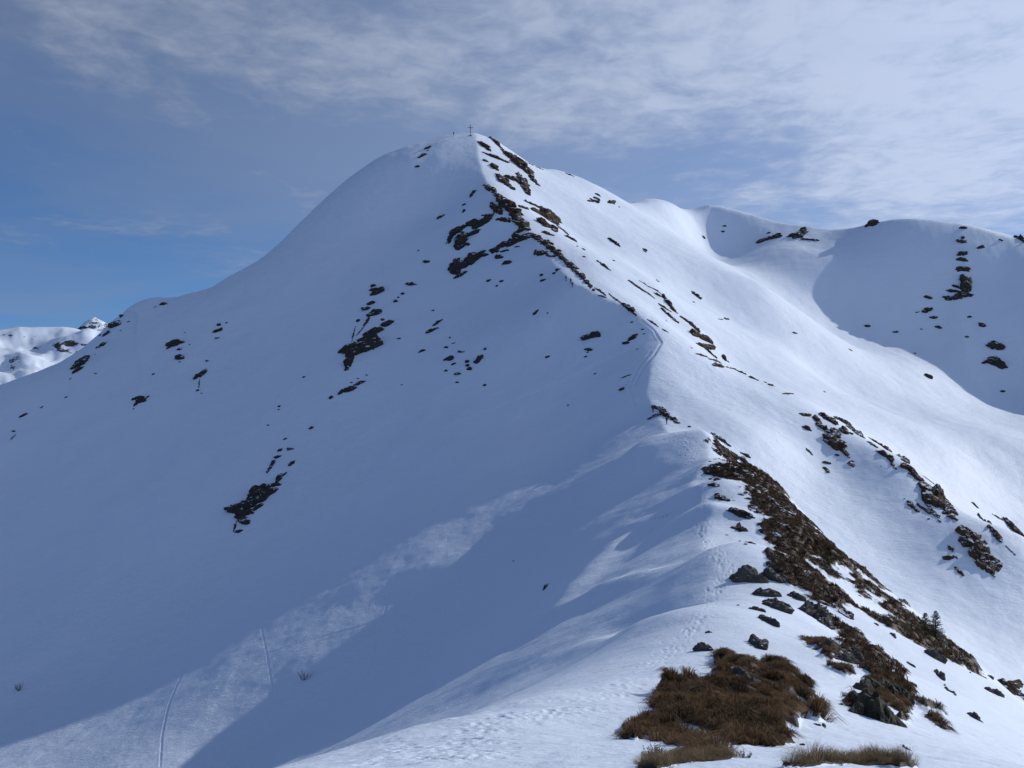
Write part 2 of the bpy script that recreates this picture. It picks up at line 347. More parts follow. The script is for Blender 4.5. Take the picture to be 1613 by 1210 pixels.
FG_EDGE = [(1003,1213),(1006,1203),(1030,1199),(1060,1197),(1085,1191),(1110,1189),(1135,1190),(1160,1194),(1150,1200),(1120,1202),(1090,1203),(1060,1208),(1035,1216)]
FG_TUFT = [(1234,1211),(1260,1204),(1290,1199),(1320,1196),(1350,1196),(1390,1199),(1430,1206),(1447,1211),(1420,1211),(1380,1207),(1340,1205),(1300,1206),(1265,1211)]
SLOPE_A = Z4([(780,720),(830,705),(900,640),(1000,660),(1050,750),(1090,835),(1030,800),(980,780),(930,770),(870,730),(800,780),(775,770)])
SLOPE_B = Z4([(1050,695),(1110,745),(1170,770),(1205,830),(1228,868),(1190,862),(1150,810),(1100,765)])
SLOPE_C = Z4([(735,575),(775,590),(795,645),(765,660),(740,635),(720,595)])
SLOPE_D = Z4([(600,450),(660,470),(720,545),(690,550),(640,510)])
SPOT = Z4([(990,800),(1030,805),(1062,868),(1010,845)])
def patch(poly, dmax, dmin=4.0):
    g = hits([(p[0], p[1]) for p in poly], dmax, dmin); out = []
    for p, q in zip(poly, g):
        push = p[2] if len(p) > 2 else 0
        out.append((q[0]+push*0.95, q[1]+push*0.3))
    return np.array(out)
PATCHES = {k: patch(*v) for k, v in dict(a=(BAND_A, 195, 30), b=(BAND_B, 150, 60), main=(FG_MAIN, 60), low=(FG_LOW, 40), edge=(FG_EDGE, 14, 3), tuft=(FG_TUFT, 14, 3), sa=(SLOPE_A, 70), sb=(SLOPE_B, 70), sc=(SLOPE_C, 70), sd=(SLOPE_D, 80), spot=(SPOT, 60)).items()}
def inside(x, y, poly):
    c = np.zeros(x.shape, bool); n = len(poly)
    for i in range(n):
        x1, y1 = poly[i]; x2, y2 = poly[(i+1) % n]
        if y1 == y2: continue
        c ^= ((y1 > y) != (y2 > y)) & (x < (x2-x1)*(y-y1)/(y2-y1)+x1)
    return c
def edge_dist(x, y, poly):
    q = [tuple(p) for p in poly]+[tuple(poly[0])]
    return seg_dist(x, y, q)[0]
def bare_level(x, y):
    """0 = snow, 1 = well inside a bare patch, 0.5 on its outline"""
    v = np.zeros(x.shape)
    for poly in PATCHES.values():
        lo, hi = poly.min(0)-2, poly.max(0)+2
        m = (x > lo[0]) & (x < hi[0]) & (y > lo[1]) & (y < hi[1])
        if not m.any(): continue
        d = edge_dist(x[m], y[m], poly); sgn = np.where(inside(x[m], y[m], poly), 1, -1)
        rr = np.hypot(x[m], y[m]); w = np.minimum(0.00033*rr*rr, 0.35+0.012*rr)
        v[m] = np.maximum(v[m], np.clip(0.5+0.5*sgn*d/w, 0, 1))
    m = v > 0
    if m.any():
        xm, ym = x[m], y[m]; k = np.clip(np.hypot(xm, ym)/70, .55, 1.0)
        n = fbm(xm*0.8+ym*0.55, (ym*0.8-xm*0.55)*0.4, 3.2*1.0, 4, .6)*(0.52*k+.04)+fbm(xm+31, ym, 1.1, 3, .6)*0.22-0.05*k
        v[m] = np.clip(v[m]+n*np.minimum(1, v[m]*4), 0, 1)
    return v

def hummocks(x, y, bare):
    h = np.zeros(x.shape); m = bare > .3
    h[m] = np.clip(bare[m]*2-0.6, 0, 1)*(np.abs(fbm(x[m], y[m], 1.3, 2))*0.42+0.02)*np.clip((np.hypot(x[m], y[m])/26)**2, .05, 1)
    return h
# ---------------------------------------------------------------- terrain sheet with footprints and ski tracks
PATHS = [  # trodden line along the crest (u, v), scatter in pixels
 ([(960,1090),(1010,1060),(1040,1040),(1075,1010),(1100,985),(1118,955),(1122,935)], 10, 260),
 ([(1122,935),(1150,905),(1128,880),(1112,855),(1105,830),(1108,800),(1100,770)], 9, 260),
 ([(1100,770),(1095,740),(1085,715),(1075,695),(1062,685)], 10, 120),
 ([(700,1185),(740,1160),(800,1130),(860,1120),(930,1110),(990,1090)], 16, 240),
 ([(560,1200),(650,1180),(720,1195),(800,1180)], 20, 160),
]
TRACKS = [ # ski tracks (u, v), half width m, depth m
 ([(238,800),(240,872),(262,893),(290,912),(298,960),(297,1010),(288,1060),(266,1110),(255,1160),(252,1208)], .13, .085),
 ([(617,918),(606,965),(596,1005),(585,1050),(570,1085)], .13, .075),
 ([(540,955),(600,925),(645,918),(660,930),(648,950),(600,975),(520,1000),(420,1030),(330,1065)], .22, .06),
 ([(330,905),(375,945),(412,990),(425,1060),(440,1150),(430,1208)], .12, .045),
 ([(1000,607),(1010,585),(1030,560),(1042,540),(1030,520),(1010,505)], .25, .22),
 ([(1000,640),(990,610),(1005,580),(1025,555)], .25, .18),
]
def build_terrain():
    fine = np.linspace(R(-30.5), R(30.5), 1150)
    coarse = np.linspace(R(30.5), R(360-30.5), 140)[1:-1]
    az = np.r_[fine, coarse]
    r = np.r_[np.exp(np.linspace(math.log(0.6), math.log(4), 40)), np.exp(np.linspace(math.log(4), math.log(150), 800))[1:], np.exp(np.linspace(math.log(150), math.log(290), 400))[1:], np.exp(np.linspace(math.log(290), math.log(760), 290))[1:], np.exp(np.linspace(math.log(760), math.log(14000), 40))[1:]]
    Rr, A = np.meshgrid(r, az, indexing='ij')
    x, y = (Rr*np.sin(A)).ravel(), (Rr*np.cos(A)).ravel()
    z = Hs(x, y)
    bare = bare_level(x, y)
    # hummocky ground under the grass
    z += hummocks(x, y, bare)
    near = np.hypot(x, y) < 45
    z[near] += fbm(x[near], y[near], 0.7, 3)*0.02
    Z = z.reshape(len(r), len(az)); lr = np.log(r)
    def window(px, py, rad):
        d = math.hypot(px, py); a = math.atan2(px, py)
        i0, i1 = np.searchsorted(lr, [math.log(max(d-rad, .7)), math.log(d+rad)]); j0, j1 = np.searchsorted(fine, [a-rad/d, a+rad/d])
        return i0, i1, j0, j1
    for line, scat, n in PATHS:
        L = np.array(line, float); t = RNG.random(n)*(len(L)-1); k = np.minimum(t.astype(int), len(L)-2); f = (t-k)[:,None]
        uv = L[k]*(1-f)+L[k+1]*f+RNG.normal(0, 1, (n, 2))*scat*np.array([.8, .45])
        for p in hits(uv, 230):
            d = math.hypot(p[0], p[1]); s = RNG.uniform(.06, .10)+d*0.00055; dep = RNG.uniform(.004, .016)+d*.00045
            i0, i1, j0, j1 = window(p[0], p[1], 3*s)
            if i1 <= i0 or j1 <= j0: continue
            X, Y = Rr[i0:i1, j0:j1]*np.sin(A[i0:i1, j0:j1]), Rr[i0:i1, j0:j1]*np.cos(A[i0:i1, j0:j1])
            q = ((X-p[0])**2+(Y-p[1])**2)/s**2
            Z[i0:i1, j0:j1] -= dep*(np.exp(-q)-0.35*np.exp(-(np.sqrt(q)-1.5)**2*4))
    z = Z.ravel()
    for line, hw, dep in TRACKS:
        g = hits(line, 330, 60); pl = [tuple(q[:2]) for q in g]; G = np.array(pl)
        lo, hi = G.min(0)-2, G.max(0)+2
        m = np.where((x > lo[0]) & (x < hi[0]) & (y > lo[1]) & (y < hi[1]))[0]
        d, t = seg_dist(x[m], y[m], pl)
        z[m] += dep*(0.3*np.exp(-((d-2.2*hw)/hw)**2)-np.exp(-(d/hw)**2))
    ob = grid_mesh('terrain', np.c_[x, y, z], len(r), len(az), SNOW, True)
    at = ob.data.attributes.new('bare', 'FLOAT', 'POINT'); at.data.foreach_set('value', bare.astype(np.float32))
    ob['kind'] = 'structure'
    return ob
terrain = build_terrain()

# ---------------------------------------------------------------- rocks
def ico(sub):
    bm = bmesh.new(); bmesh.ops.create_icosphere(bm, subdivisions=sub, radius=1.0)
    v = np.array([p.co[:] for p in bm.verts]); f = [[q.index for q in p.verts] for p in bm.faces]; bm.free(); return v, f
ICO = {k: ico(k) for k in (2, 3, 4)}
def rock_shape(rng, sub, planes=14, rough=0.10):
    """a broken block: a sphere cut by random planes, roughened"""
    V, F = ICO[sub]
    n = rng.normal(0, 1, (planes, 3)); n /= np.linalg.norm(n, axis=1)[:,None]
    o = rng.uniform(.68, 1.0, planes)
    dn = V@n.T; rr = np.where(dn > 1e-3, o[None,:]/np.maximum(dn, 1e-3), 9).min(1)
    rr = np.minimum(rr, 1.15)
    ph = rng.uniform(0, 50)
    rr *= 1+rough*vnoise(V[:,0]*3+ph, V[:,1]*3+V[:,2]*2.3+ph)+rough*0.8*vnoise(V[:,0]*6+V[:,2]*5, V[:,1]*7+ph)
    return V*rr[:,None], F
def slope_frame(p):
    e = 1.0; h = Hs([p[0]+e, p[0]-e, p[0], p[0]], [p[1], p[1], p[1]+e, p[1]-e])
    n = np.array([-(h[0]-h[1])/2/e, -(h[2]-h[3])/2/e, 1.0]); return n/np.linalg.norm(n)
GAIN = dict(r=1.8, h=1.85, s=1.5, m=1.8)
LIFT = dict(r=0.95, h=0.72, s=1.35, m=1.35)
def outcrop_mesh(rng, a, b, wpx, mat_key):
    """broken bedrock from ground point a to ground point b; wpx = width seen at that distance"""
    a, b = np.array(a), np.array(b); mid = (a+b)/2; d = np.linalg.norm(mid); w = max(GAIN[mat_key]*wpx*d/FPX, 0.05); L = np.linalg.norm(b-a)
    big = wpx*1.0
    n = int(np.clip(round(L/w*2.4), 0, 12))+1
    nrm = slope_frame(mid); ax = (b-a)/L if L > 1e-6 else np.cross(nrm, [0.3, 1, 0]); ax /= np.linalg.norm(ax)
    side = np.cross(nrm, ax); side /= np.linalg.norm(side); up = np.cross(ax, side)
    VV, FF = [], []; off = 0
    ts = [0.5] if n == 1 else np.linspace(0, 1, n)
    blocks = []
    for t in ts:
        taper = 1.0 if n == 1 else 0.45+0.6*math.sin(math.pi*(0.12+0.76*t))
        blocks.append((t, taper*rng.uniform(.7, 1.1), rng.normal(0, .10)))
        m = 0 if wpx < 4 else (2 if wpx < 9 else (4 if wpx < 24 else 3))
        for _ in range(m):
            k = rng.uniform(.16, .46)*taper
            blocks.append((t+rng.normal(0, .6/max(n, 2) if n > 1 else .0), k, rng.choice([-1, 1])*taper*rng.uniform(.12, .5)))
    for t, k, s_ in blocks:
        t = min(max(t, -0.06), 1.06)
        c = a+(b-a)*t+side*s_*w+(ax*rng.normal(0, .28)*w if n == 1 and k < .5 else 0)
        c[2] = Hs([c[0]], [c[1]])[0]
        r = w*0.5*k; rp = r/d*FPX
        sub = 4 if rp > 11 else (3 if rp > 2.2 else 2)
        V, F = rock_shape(rng, sub, int(rng.integers(8, 16)), 0.16)
        el = rng.uniform(1.15, 2.4)
        rot = Euler((rng.uniform(-.35, .35), rng.uniform(-.35, .35), rng.uniform(-.5, .5))).to_matrix()
        V = V*np.array([r*el, r, r*rng.uniform(.7, 1.2)*LIFT[mat_key]]); V = V@np.array(rot).T
        V = V[:,:1]*ax+V[:,1:2]*side+V[:,2:]*up
        VV.append(V+c-up*r*0.15); FF += [[i+off for i in q] for q in F]; off += len(V)
    return np.concatenate(VV), FF, mid
def make_rock(name, label, cat, group, a, b, w, mat, mat_key):
    rng = np.random.default_rng(int(abs(a[0]*131+a[1]*17+w*7)*100) % 2**31)
    V, F, mid = outcrop_mesh(rng, a, b, w, mat_key)
    ob = link(name, V-mid, F, mat, smooth=False); ob.location = mid
    ob['label'] = label; ob['category'] = cat
    if group: ob['group'] = group
    return ob
# Every entry: (x1,y1,x2,y2,width) or (x,y,width), then an optional label of its own; x, y on the survey sheet of that slope.
SHEETS = [
 dict(o=(640,160), k=4.0325, mat='h', cat='rock outcrop', small='stone on the sunlit side just below the summit cross', group='rocks below the summit cross', rows=[
  (530,230,640,335,18,'narrow dark outcrop on the skyline right of the summit cross, highest on the right edge'),
  (640,335,760,440,40,'broad brown outcrop with snow pockets, second from the top of the peak’s right edge'),
  (470,265,530,310,28,'brown rust-coloured outcrop closest below the summit cross'),
  (500,330,640,385,20,'thin dark ledge just under the brown outcrop below the cross'),
  (700,370,760,440,45,'dark bulky crag with a snow-filled hole on the upper right edge of the peak'),
  (760,440,835,530,22,'slim dark tail of rock ending the upper right edge crags'),
  (505,378,16),(545,400,575,435,22,'small dark block alone on snow left of the snow-pocketed crag'),
  (585,470,665,550,28,'slanting brown slab left of the forked dark crag near the top'),
  (650,485,770,530,34,'forked dark crag with its lower prong hanging over white snow'),
  (725,475,775,590,32,'steep dark prong hanging below the forked crag'),
  (740,375,860,430,8,'long thin line of rock on the skyline between the peak and its right shoulder'),
  (1010,455,1060,475,9,'short dark streak of rock on top of the small skyline hump right of the peak')]),
 dict(o=(640,160), k=4.0325, mat='h', cat='rock outcrop', small='dark stone beside the brown crest band below the summit', group='rocks along the upper crest', rows=[
  (500,530,610,620,20,'upper thin end of the brown crest band where sun meets shade'),
  (600,620,705,720,45,'thick rust-brown hump midway up the sun and shade crest'),
  (690,720,760,810,38,'brown step of rock below the thick rust-brown hump on the crest'),
  (545,660,600,700,26),(580,700,610,715,14),(590,745,660,755,22,'flat dark ledge touching the left of the brown crest hump'),
  (720,670,760,680,20),(770,640,890,695,20,'thin dark rib above the largest crag on the sunlit face'),
  (820,700,940,760,58,'largest dark crag on the sunlit face right of the crest hump'),
  (850,765,895,795,36),(925,790,945,825,24),(960,790,1025,845,16,'thin dark tail trailing down right from the largest sunlit crag'),
  (1020,860,1075,890,22,'separate dark block below the tail of the largest sunlit crag'),
  (870,830,925,850,18,'greyish block on snow left of the tail of the sunlit crag'),(885,880,930,910,14),
  (690,840,760,815,22),(820,965,885,965,22,'low dark ledge beside the crest, above the three climbers'),
  (790,840,860,890,24,'brown rock where the crest band narrows above the climbers'),
  (850,890,1000,1000,25,'long brown band of crest rock above the climbers'),
  (900,980,940,985,16),(1000,1000,1190,1195,22,'lowest long brown crest band, right beside the climbers'),
  (1030,1030,1080,1060,22,'bulge of dark rock on the outer side of the lowest crest band')]),
 dict(o=(640,160), k=4.0325, mat='r', cat='rock outcrop', small='small dark stone among the cliff bands on the shaded summit face', group='stones on the shaded summit face', rows=[
  (390,780,450,765,30,'upper left half of the dark ledge across the shaded face under the crest hump'),
  (455,780,515,745,44,'snow-streaked dark block at the right end of the upper ledge on the shaded face'),
  (480,722,550,725,9),(410,845,455,825,26),(268,895,300,820,22,'leftmost pointed crag of the cliff cluster on the shaded face'),
  (300,840,365,800,34,'dark crag with a snowy top in the upper left cliff cluster'),
  (345,850,340,930,42,'tall dark pillar in the middle of the shaded cliff cluster'),(370,905,395,910,14),(380,870,388,880,12),
  (610,915,690,895,34,'left half of the wide dark ledge below the brown crest step'),
  (680,880,765,865,36,'right half of the wide dark ledge below the brown crest step'),
  (540,945,585,945,28,'rounded dark block left of the wide ledge on the shaded face'),(570,990,605,990,18),(510,975,15),
  (315,1010,320,1090,40,'steep dark wall at the lower left end of the long shaded cliff'),
  (330,1050,475,975,46,'long stepped dark cliff, largest on the upper shaded face'),
  (320,1118,370,1088,24,'detached slab just under the long stepped shaded cliff'),
  (620,1030,660,1022,20),(480,960,500,950,10),(600,955,650,945,10),(690,925,720,920,8),
  (410,600,430,575,16),(360,705,368,690,13),(370,655,10),(205,745,240,722,13),(82,355,115,338,16),(125,300,150,288,16),(70,413,14),(135,312,8),
  (130,1020,12),(855,1105,10),(870,1138,14),(525,1138,10),(20,1160,45,1158,12),(130,1018,8),(75,945,6),(940,1090,20),(960,1068,12),(600,1145,7),(575,1170,6)]),
 dict(o=(640,160), k=4.0325, mat='r', cat='rock', small='small dark stone out on the wide sunlit slope right of the peak', group='stones on the wide sunlit slope', rows=[
  (1150,632,1190,636,10),(1195,635,22,'dark stone pair below the skyline hump right of the peak'),(1212,622,18),(1218,595,16),(1285,645,1325,635,16,'flat dark stone right of the stone pair below the skyline hump'),(1350,670,7),
  (1300,880,1345,915,20,'ragged dark rock alone on the open sunlit slope'),(1510,945,10),(1215,1015,1290,1070,13,'thin slanting streak of rock on the open sunlit slope'),(1320,1010,8),(1130,985,10),(1125,940,8),(1085,920,10),
  (1412,1140,1510,1208,9)]),
 dict(o=(840,380), k=4.0325, mat='h', cat='rock outcrop', small='dark stone along the slanting rock rib on the sunlit slope', group='rocks of the sunlit rib', rows=[
  (610,250,690,305,8),(690,305,765,360,10,'long thin dark line of rock, uppermost on the slanting sunlit rib'),(670,250,740,295,8),(740,290,820,340,8),(770,330,812,352,12),
  (830,355,880,415,26,'upright dark block at the top of the slanting sunlit rib'),(875,420,910,455,16),(800,400,860,440,14),(825,440,910,512,18,'long low streak under the upright block of the sunlit rib'),
  (945,485,1040,565,28,'large dark slab in the middle of the slanting sunlit rib'),(1018,590,1090,620,46,'thickest dark crag of the slanting sunlit rib'),(1085,600,1132,650,22),
  (1045,655,1140,680,30,'brown-tinted ledge under the thickest crag of the sunlit rib'),(1085,675,1160,742,16,'thin dark tail below the brown-tinted ledge of the sunlit rib'),(1035,717,1110,740,11),(1120,750,1190,775,12),
  (1150,787,1195,795,22,'short dark block at the foot of the sunlit rib'),(1208,730,1216,755,20,'small upright stone set apart right of the rib foot'),(1240,768,9),(1225,800,1280,810,9),(1280,815,1350,848,13),(1370,862,1420,882,14),(1475,898,8),(1505,915,13),(1000,675,9),
  (480,335,575,405,10,'thin brown line of rock continuing the crest below the climbers'),(575,405,640,445,22,'brown rocky tip at the lower end of the crest line'),(620,445,655,473,9),(730,500,790,542,11,'short dark streak right of the trodden snow slope'),(820,560,852,577,10),(400,300,460,345,10),(420,345,460,360,10),
  (1010,320,1058,366,15,'lone slanting dark rock with a snow cap out in the bright bowl'),(1015,387,6),(1175,495,1205,495,6),(1215,492,1240,496,13),(790,253,10),(700,55,712,70,10),(320,100,10),(845,505,6),(510,125,7)]),
 dict(o=(840,380), k=4.0325, mat='r', cat='rock', small='small dark stone on the shaded slope beside the trodden snow above the saddle', group='stones above the saddle', rows=[
  (345,605,408,595,30,'largest dark rock on the shaded slope left of the trodden snow'),(335,690,365,690,13),(330,735,9),(345,705,7),(590,650,16),(612,625,642,605,20,'dark cluster of stone just left of the trodden line'),(690,560,7),(625,515,8),(390,843,8),(555,940,16),(565,868,620,848,7),(5,460,20,450,20),(50,217,14),(65,250,12),(130,203,9),(155,182,12),(93,457,7),(700,590,7),(660,685,6),(660,590,7),(220,1043,7)]),
 dict(o=(840,380), k=4.0325, mat='r', cat='rock outcrop', small='dark stone of the small rocky knob on the saddle', group='rocks on the saddle knob', rows=[
  (765,1055,815,1070,18,'top dark slab of the rocky knob on the saddle'),(735,1128,800,1103,16,'low flat slab on the left of the saddle knob'),(815,1065,850,1115,26,'main upright dark block of the saddle knob'),(855,1110,920,1155,15,'brown tapering end of the saddle knob on the right'),(990,1180,14)]),
 dict(o=(960,560), k=4.0325, mat='h', cat='rock outcrop', small='dark stone at the left edge of the brown grass band', group='stones beside the brown grass band', rows=[
  (655,825,692,828,26),(652,785,14),(690,790,18),(682,888,735,920,28,'dark pointed rock on snow left of the brown band, above the windlip'),(640,675,12),(642,745,14),(660,590,700,630,20),(640,720,690,715,26),
  (805,985,875,1020,52,'grey-brown broken rock low on the left of the brown grass band'),(800,1095,860,1112,30,'ragged ledge under the grey-brown broken rock'),(840,885,16),(880,912,960,920,18),(830,1180,870,1200,16),(910,1195,22),(740,1140,9),(790,920,8),(815,1070,830,1120,14),
  (760,690,800,720,30,'grey stone showing through the top of the brown grass band'),(890,700,930,760,24,'dark ragged edge stone on the outer rim of the grass band')]),
 dict(o=(960,560), k=4.0325, mat='h', cat='rock outcrop', small='small dark stone beside the brown outcrops of the right-hand rib', group='stones of the right-hand rib', rows=[
  (1228,380,1262,378,26,'dark stone at the upper left start of the right-hand rib'),(1235,452,1262,470,24,'dark stone with a brown stain below the start of the right-hand rib'),(1352,380,1430,430,34,'slanting brown outcrop at the top of the right-hand rib'),(1305,392,1330,432,26),(1330,435,1388,490,22),
  (1440,400,1500,430,32,'brown outcrop right of the top of the right-hand rib'),(1500,430,1605,520,34,'long brown outcrop running down the outer edge of the right-hand rib'),(1478,470,1500,492,36),(1390,525,1462,570,44,'bulky brown outcrop in the middle of the right-hand rib'),(1422,482,1450,515,30),(1455,575,1520,640,17,'tapering tail of the bulky brown outcrop on the right-hand rib'),
  (1255,595,1285,630,12),(1370,680,13),(1365,712,1392,742,14),(1530,680,1548,702,17),(1445,630,13),(1100,245,1165,245,10),(1125,245,14),(1015,188,1038,192,11)]),
 dict(o=(1240,630), k=4.3217, mat='h', cat='rock outcrop', small='small dark streak of stone beside the long brown strip of the right-hand rib', group='streaks beside the long brown strip', rows=[
  (560,260,700,350,17,'thin upper end of the long brown strip on the crest of the right-hand rib'),(690,345,815,455,42,'wider middle of the long brown strip on the right-hand rib'),(815,460,945,585,26,'narrow neck of the long brown strip on the right-hand rib'),(965,610,1060,715,80,'broadest brown patch at the lower end of the long strip on the right-hand rib'),(1050,700,1140,810,30,'pointed brown tail under the broadest patch of the right-hand rib'),
  (930,520,1040,610,7,'thin dark line just outside the broadest patch of the right-hand rib'),(1060,655,1150,780,22,'dark fringe on the outer side of the broadest patch of the right-hand rib'),(550,285,610,325,13),(610,350,650,362,9),(650,365,715,405,26,'dark stone just inside the middle of the long brown strip'),(690,400,740,470,11),
  (822,692,890,760,16,'slanting dark streak alone on snow left of the broadest patch'),(930,680,950,710,12),(885,708,915,740,9),(920,730,975,777,14),(958,722,1025,800,16,'longest of the dark streaks below the broadest patch'),(1030,820,1040,832,9),(965,812,8),(795,672,6),(640,452,6)]),
 dict(o=(1240,630), k=4.3217, mat='h', cat='rock outcrop', small='small dark stone around the lowest brown outcrop of the right-hand rib', group='stones around the lowest rib outcrop', rows=[
  (1172,868,1220,920,18),(1200,858,1262,905,15),(1225,920,1300,1030,66,'upper half of the lowest brown outcrop on the right-hand rib'),(1295,1030,1370,1150,56,'lower half of the lowest brown outcrop on the right-hand rib'),(1345,1035,1430,1125,34,'right prong of the lowest brown outcrop on the right-hand rib'),(1428,1115,1450,1145,10),(1362,1150,1408,1198,14),
  (1105,998,1125,1028,13),(1085,1080,30,'dark round stone left of the lowest rib outcrop'),(1150,1145,1190,1190,17),(1135,1060,1160,1080,8),(1325,985,1360,1025,7)]),
 dict(o=(1240,630), k=4.3217, mat='h', cat='rock outcrop', small='dark streak of rock on the bright slope at the right edge', group='streaks at the right edge', rows=[
  (1298,785,1332,817,15),(1345,820,1382,865,22),(1380,865,1420,912,16),(1408,898,1450,960,24,'leaf-shaped dark outcrop at the lower end of the right edge streaks'),(1400,780,1470,820,8),(1492,828,1560,890,32,'triangular dark outcrop closest to the right edge of the bright slope'),(1575,900,1618,935,22),(1490,995,1550,1055,7),(1258,700,1295,732,10)]),
 dict(o=(1080,860), k=3.026, mat='s', cat='boulder', small='small grey stone in the snow beside the brown grass band', group='stones in the near snow', rows=[
  (275,160,335,165,50,'rounded dark boulder standing alone in snow by the footprints'),(395,140,440,160,48,'lichened upper rock left of the brown grass band'),(350,230,415,240,36,'blocky rock under the lichened upper rock'),(395,275,470,310,50,'large brown-grey rock at the fork of the grassy bands'),(365,345,425,380,28,'pointed grey rock dipping into the snow under the fork'),
  (310,300,370,314,18,'flat dark stone left of the fork in the grass'),(325,455,365,492,36,'upright wedge-shaped boulder alone on snow above the big grass patch'),(55,498,115,498,30,'pale grey flat boulder at the top left corner of the big grass patch'),(110,413,9),(250,284,8),
  (505,235,550,258,34,'dark stone at the left edge of the band below the fork'),(575,310,670,380,62,'big smooth grey slab leaning in the middle of the grassy band'),(660,505,735,520,56,'grey angular boulder in the gap between the grass patches'),(740,540,815,560,56,'dark boulder touching the right of the grey angular one'),
  (790,520,830,500,20),(740,758,10),(1190,535,36,'round dark boulder on the snow under the small fir trees'),(1200,605,1228,640,18,'slender grey stone in the snow below the round dark boulder'),(1235,665,1285,712,12,'thin dark splinter of rock in open snow'),(1050,652,1095,670,15),(1062,560,1090,578,10),(1355,605,1430,628,8),(1452,627,12),(1443,690,1500,714,20,'low dark boulder on the lower right snow'),(1358,808,1390,830,20,'flat grey stone alone on the lower right snow'),
  (1220,840,1280,885,9),(1025,950,1080,982,7),(620,850,640,860,6),(655,850,665,870,8),(830,240,8),(980,420,1000,440,10),(900,370,915,380,8)]),
 dict(o=(1080,860), k=3.026, mat='m', cat='boulder', small='lichen-spotted stone by the big rocky knoll', group='stones of the rocky knoll', rows=[
  (845,690,950,705,58,'long top block of the grassy rock knoll at lower right'),(870,800,925,830,100,'greenish lichened wedge of rock at the foot of the grassy knoll'),(960,700,1010,740,60,'right shoulder block of the grassy rock knoll')]),
 dict(o=(1080,860), k=3.026, mat='h', cat='boulder', small='stone at the right edge', group='stones at the right edge of the view', rows=[
  (1560,690,1640,740,80,'big brown rock cut off by the right edge of the view'),(1560,660,1590,655,24,'pale knob on top of the big brown rock at the right edge')]),
 dict(o=(960,940), k=4.0325, mat='s', cat='boulder', small='small stone lying in the big patch of brown grass', group='stones in the big grass patch', rows=[
  (890,560,960,640,95,'layered dark slate in the middle of the big grass patch'),(1075,440,1115,530,60,'upright dark slab at the top right of the big grass patch'),(1040,400,1080,400,18,'thin flat slab capping the upright dark slab'),(1060,590,1100,600,40,'grey block in grass right of the layered slate'),(1085,690,1110,720,40),(760,745,800,765,40,'snow-topped round stone deep in the big grass patch'),(1330,760,1385,785,16,'small pointed stone at the right tip of the big grass patch'),(630,229,18),(730,360,770,365,24),(860,425,900,450,22),(1225,940,10),(365,540,14),(670,455,12)]),
 dict(o=(1000,260), k=2.631, mat='r', cat='rock outcrop', small='small dark stone on the slopes of the right-hand cirque', group='stones of the right-hand cirque', rows=[
  (515,318,595,298,18,'dark flat outcrop on the low skyline saddle between the two right-hand tops'),(640,295,670,292,12),(670,300,700,275,20,'stepped dark outcrop right of the flat one on the skyline saddle'),(692,308,752,312,9,'thin level streak under the stepped skyline outcrop'),(980,248,22,'dark block on the rounded right-hand top against the sky'),(1360,261,9),(1360,302,8),(1360,316,10),
  (1345,370,1370,368,13),(1345,393,1365,392,16),(1345,432,1370,428,13),(1380,438,8),(1362,470,1372,520,20,'upright dark crag in the middle of the shaded right-hand cirque wall'),(1290,550,1330,552,14),(1330,548,1385,540,18,'foot ledge of the upright crag in the shaded cirque'),(1300,520,1340,525,8),(1320,500,1350,510,8),(1380,520,13),(1200,546,1230,553,9),(1200,607,1230,597,13),(1225,634,1250,632,7),(1170,610,5),(1425,342,1445,340,9),(1580,300,1613,318,13,'dark rock on the skyline at the far right edge'),(1520,313,6),(1435,663,13),(1387,630,6),(1375,713,6),(1490,750,20,'dark knob on the sunlit strip of the right-hand spur'),(1442,818,1490,812,10),(1480,815,1520,830,22,'winged dark rock lowest on the shaded right-hand spur'),(965,667,8),(1080,692,7),(1160,780,7),(1215,878,12),(1260,672,8),(655,695,670,698,6),(372,253,6),(365,275,6),(287,300,8),(245,535,270,552,10),(95,482,8),(40,352,8),(555,282,6),(785,940,5),(1522,940,6),(890,765,5),(1187,680,4)]),
 dict(o=(0,400), k=4.0325, mat='r', cat='rock', small='small dark rock on the far left shaded shoulder', group='rocks on the far left shoulder', rows=[
  (735,450,32,'rounded dark boulder high on the left shoulder below the skyline'),(762,387,8),(772,400,14),(675,507,24,'triangular dark rock below the rounded boulder of the left shoulder'),(635,517,13),(645,585,26,'dark rock on the shoulder edge nearest the distant range'),(660,300,6),(1040,318,22),(985,338,5),
  (490,712,530,690,34,'stepped dark crag at the far left with a thin tail'),(470,755,500,730,20),(445,796,452,790,6),(505,680,18),(1080,580,1130,567,32,'dark crag above three small stones on the left face'),(1158,562,12),(1137,605,15),(1145,657,24,'squat dark rock at the bottom of the small stone row on the left face'),(1142,688,7),(1395,448,16),(1370,495,1405,478,17,'slanting dark rock right of the small stone row'),(1380,535,12),(1435,440,8),(1255,780,1300,742,22,'slanting leaf-shaped rock with a thin streak below on the left face'),(1268,800,1262,850,5),(1256,868,12),(1315,681,7),(1280,885,6),(1205,578,5),(1175,500,5),
  (870,920,915,935,28,'dark spread-armed outcrop in the middle of the left face'),(910,930,945,905,10),(855,965,880,940,10),(845,925,14),(865,912,10),(850,985,6),(972,765,11),(140,1035,162,1022,12),(85,1127,10),(68,1182,100,1148,5),(262,977,270,970,6),(608,760,7),(605,640,5),(815,432,8),(767,487,7),(418,912,7)]),
 dict(o=(300,380), k=2.52, mat='r', cat='rock outcrop', small='small dark stone around the leaning crag on the shaded main face', group='stones around the leaning crag', rows=[
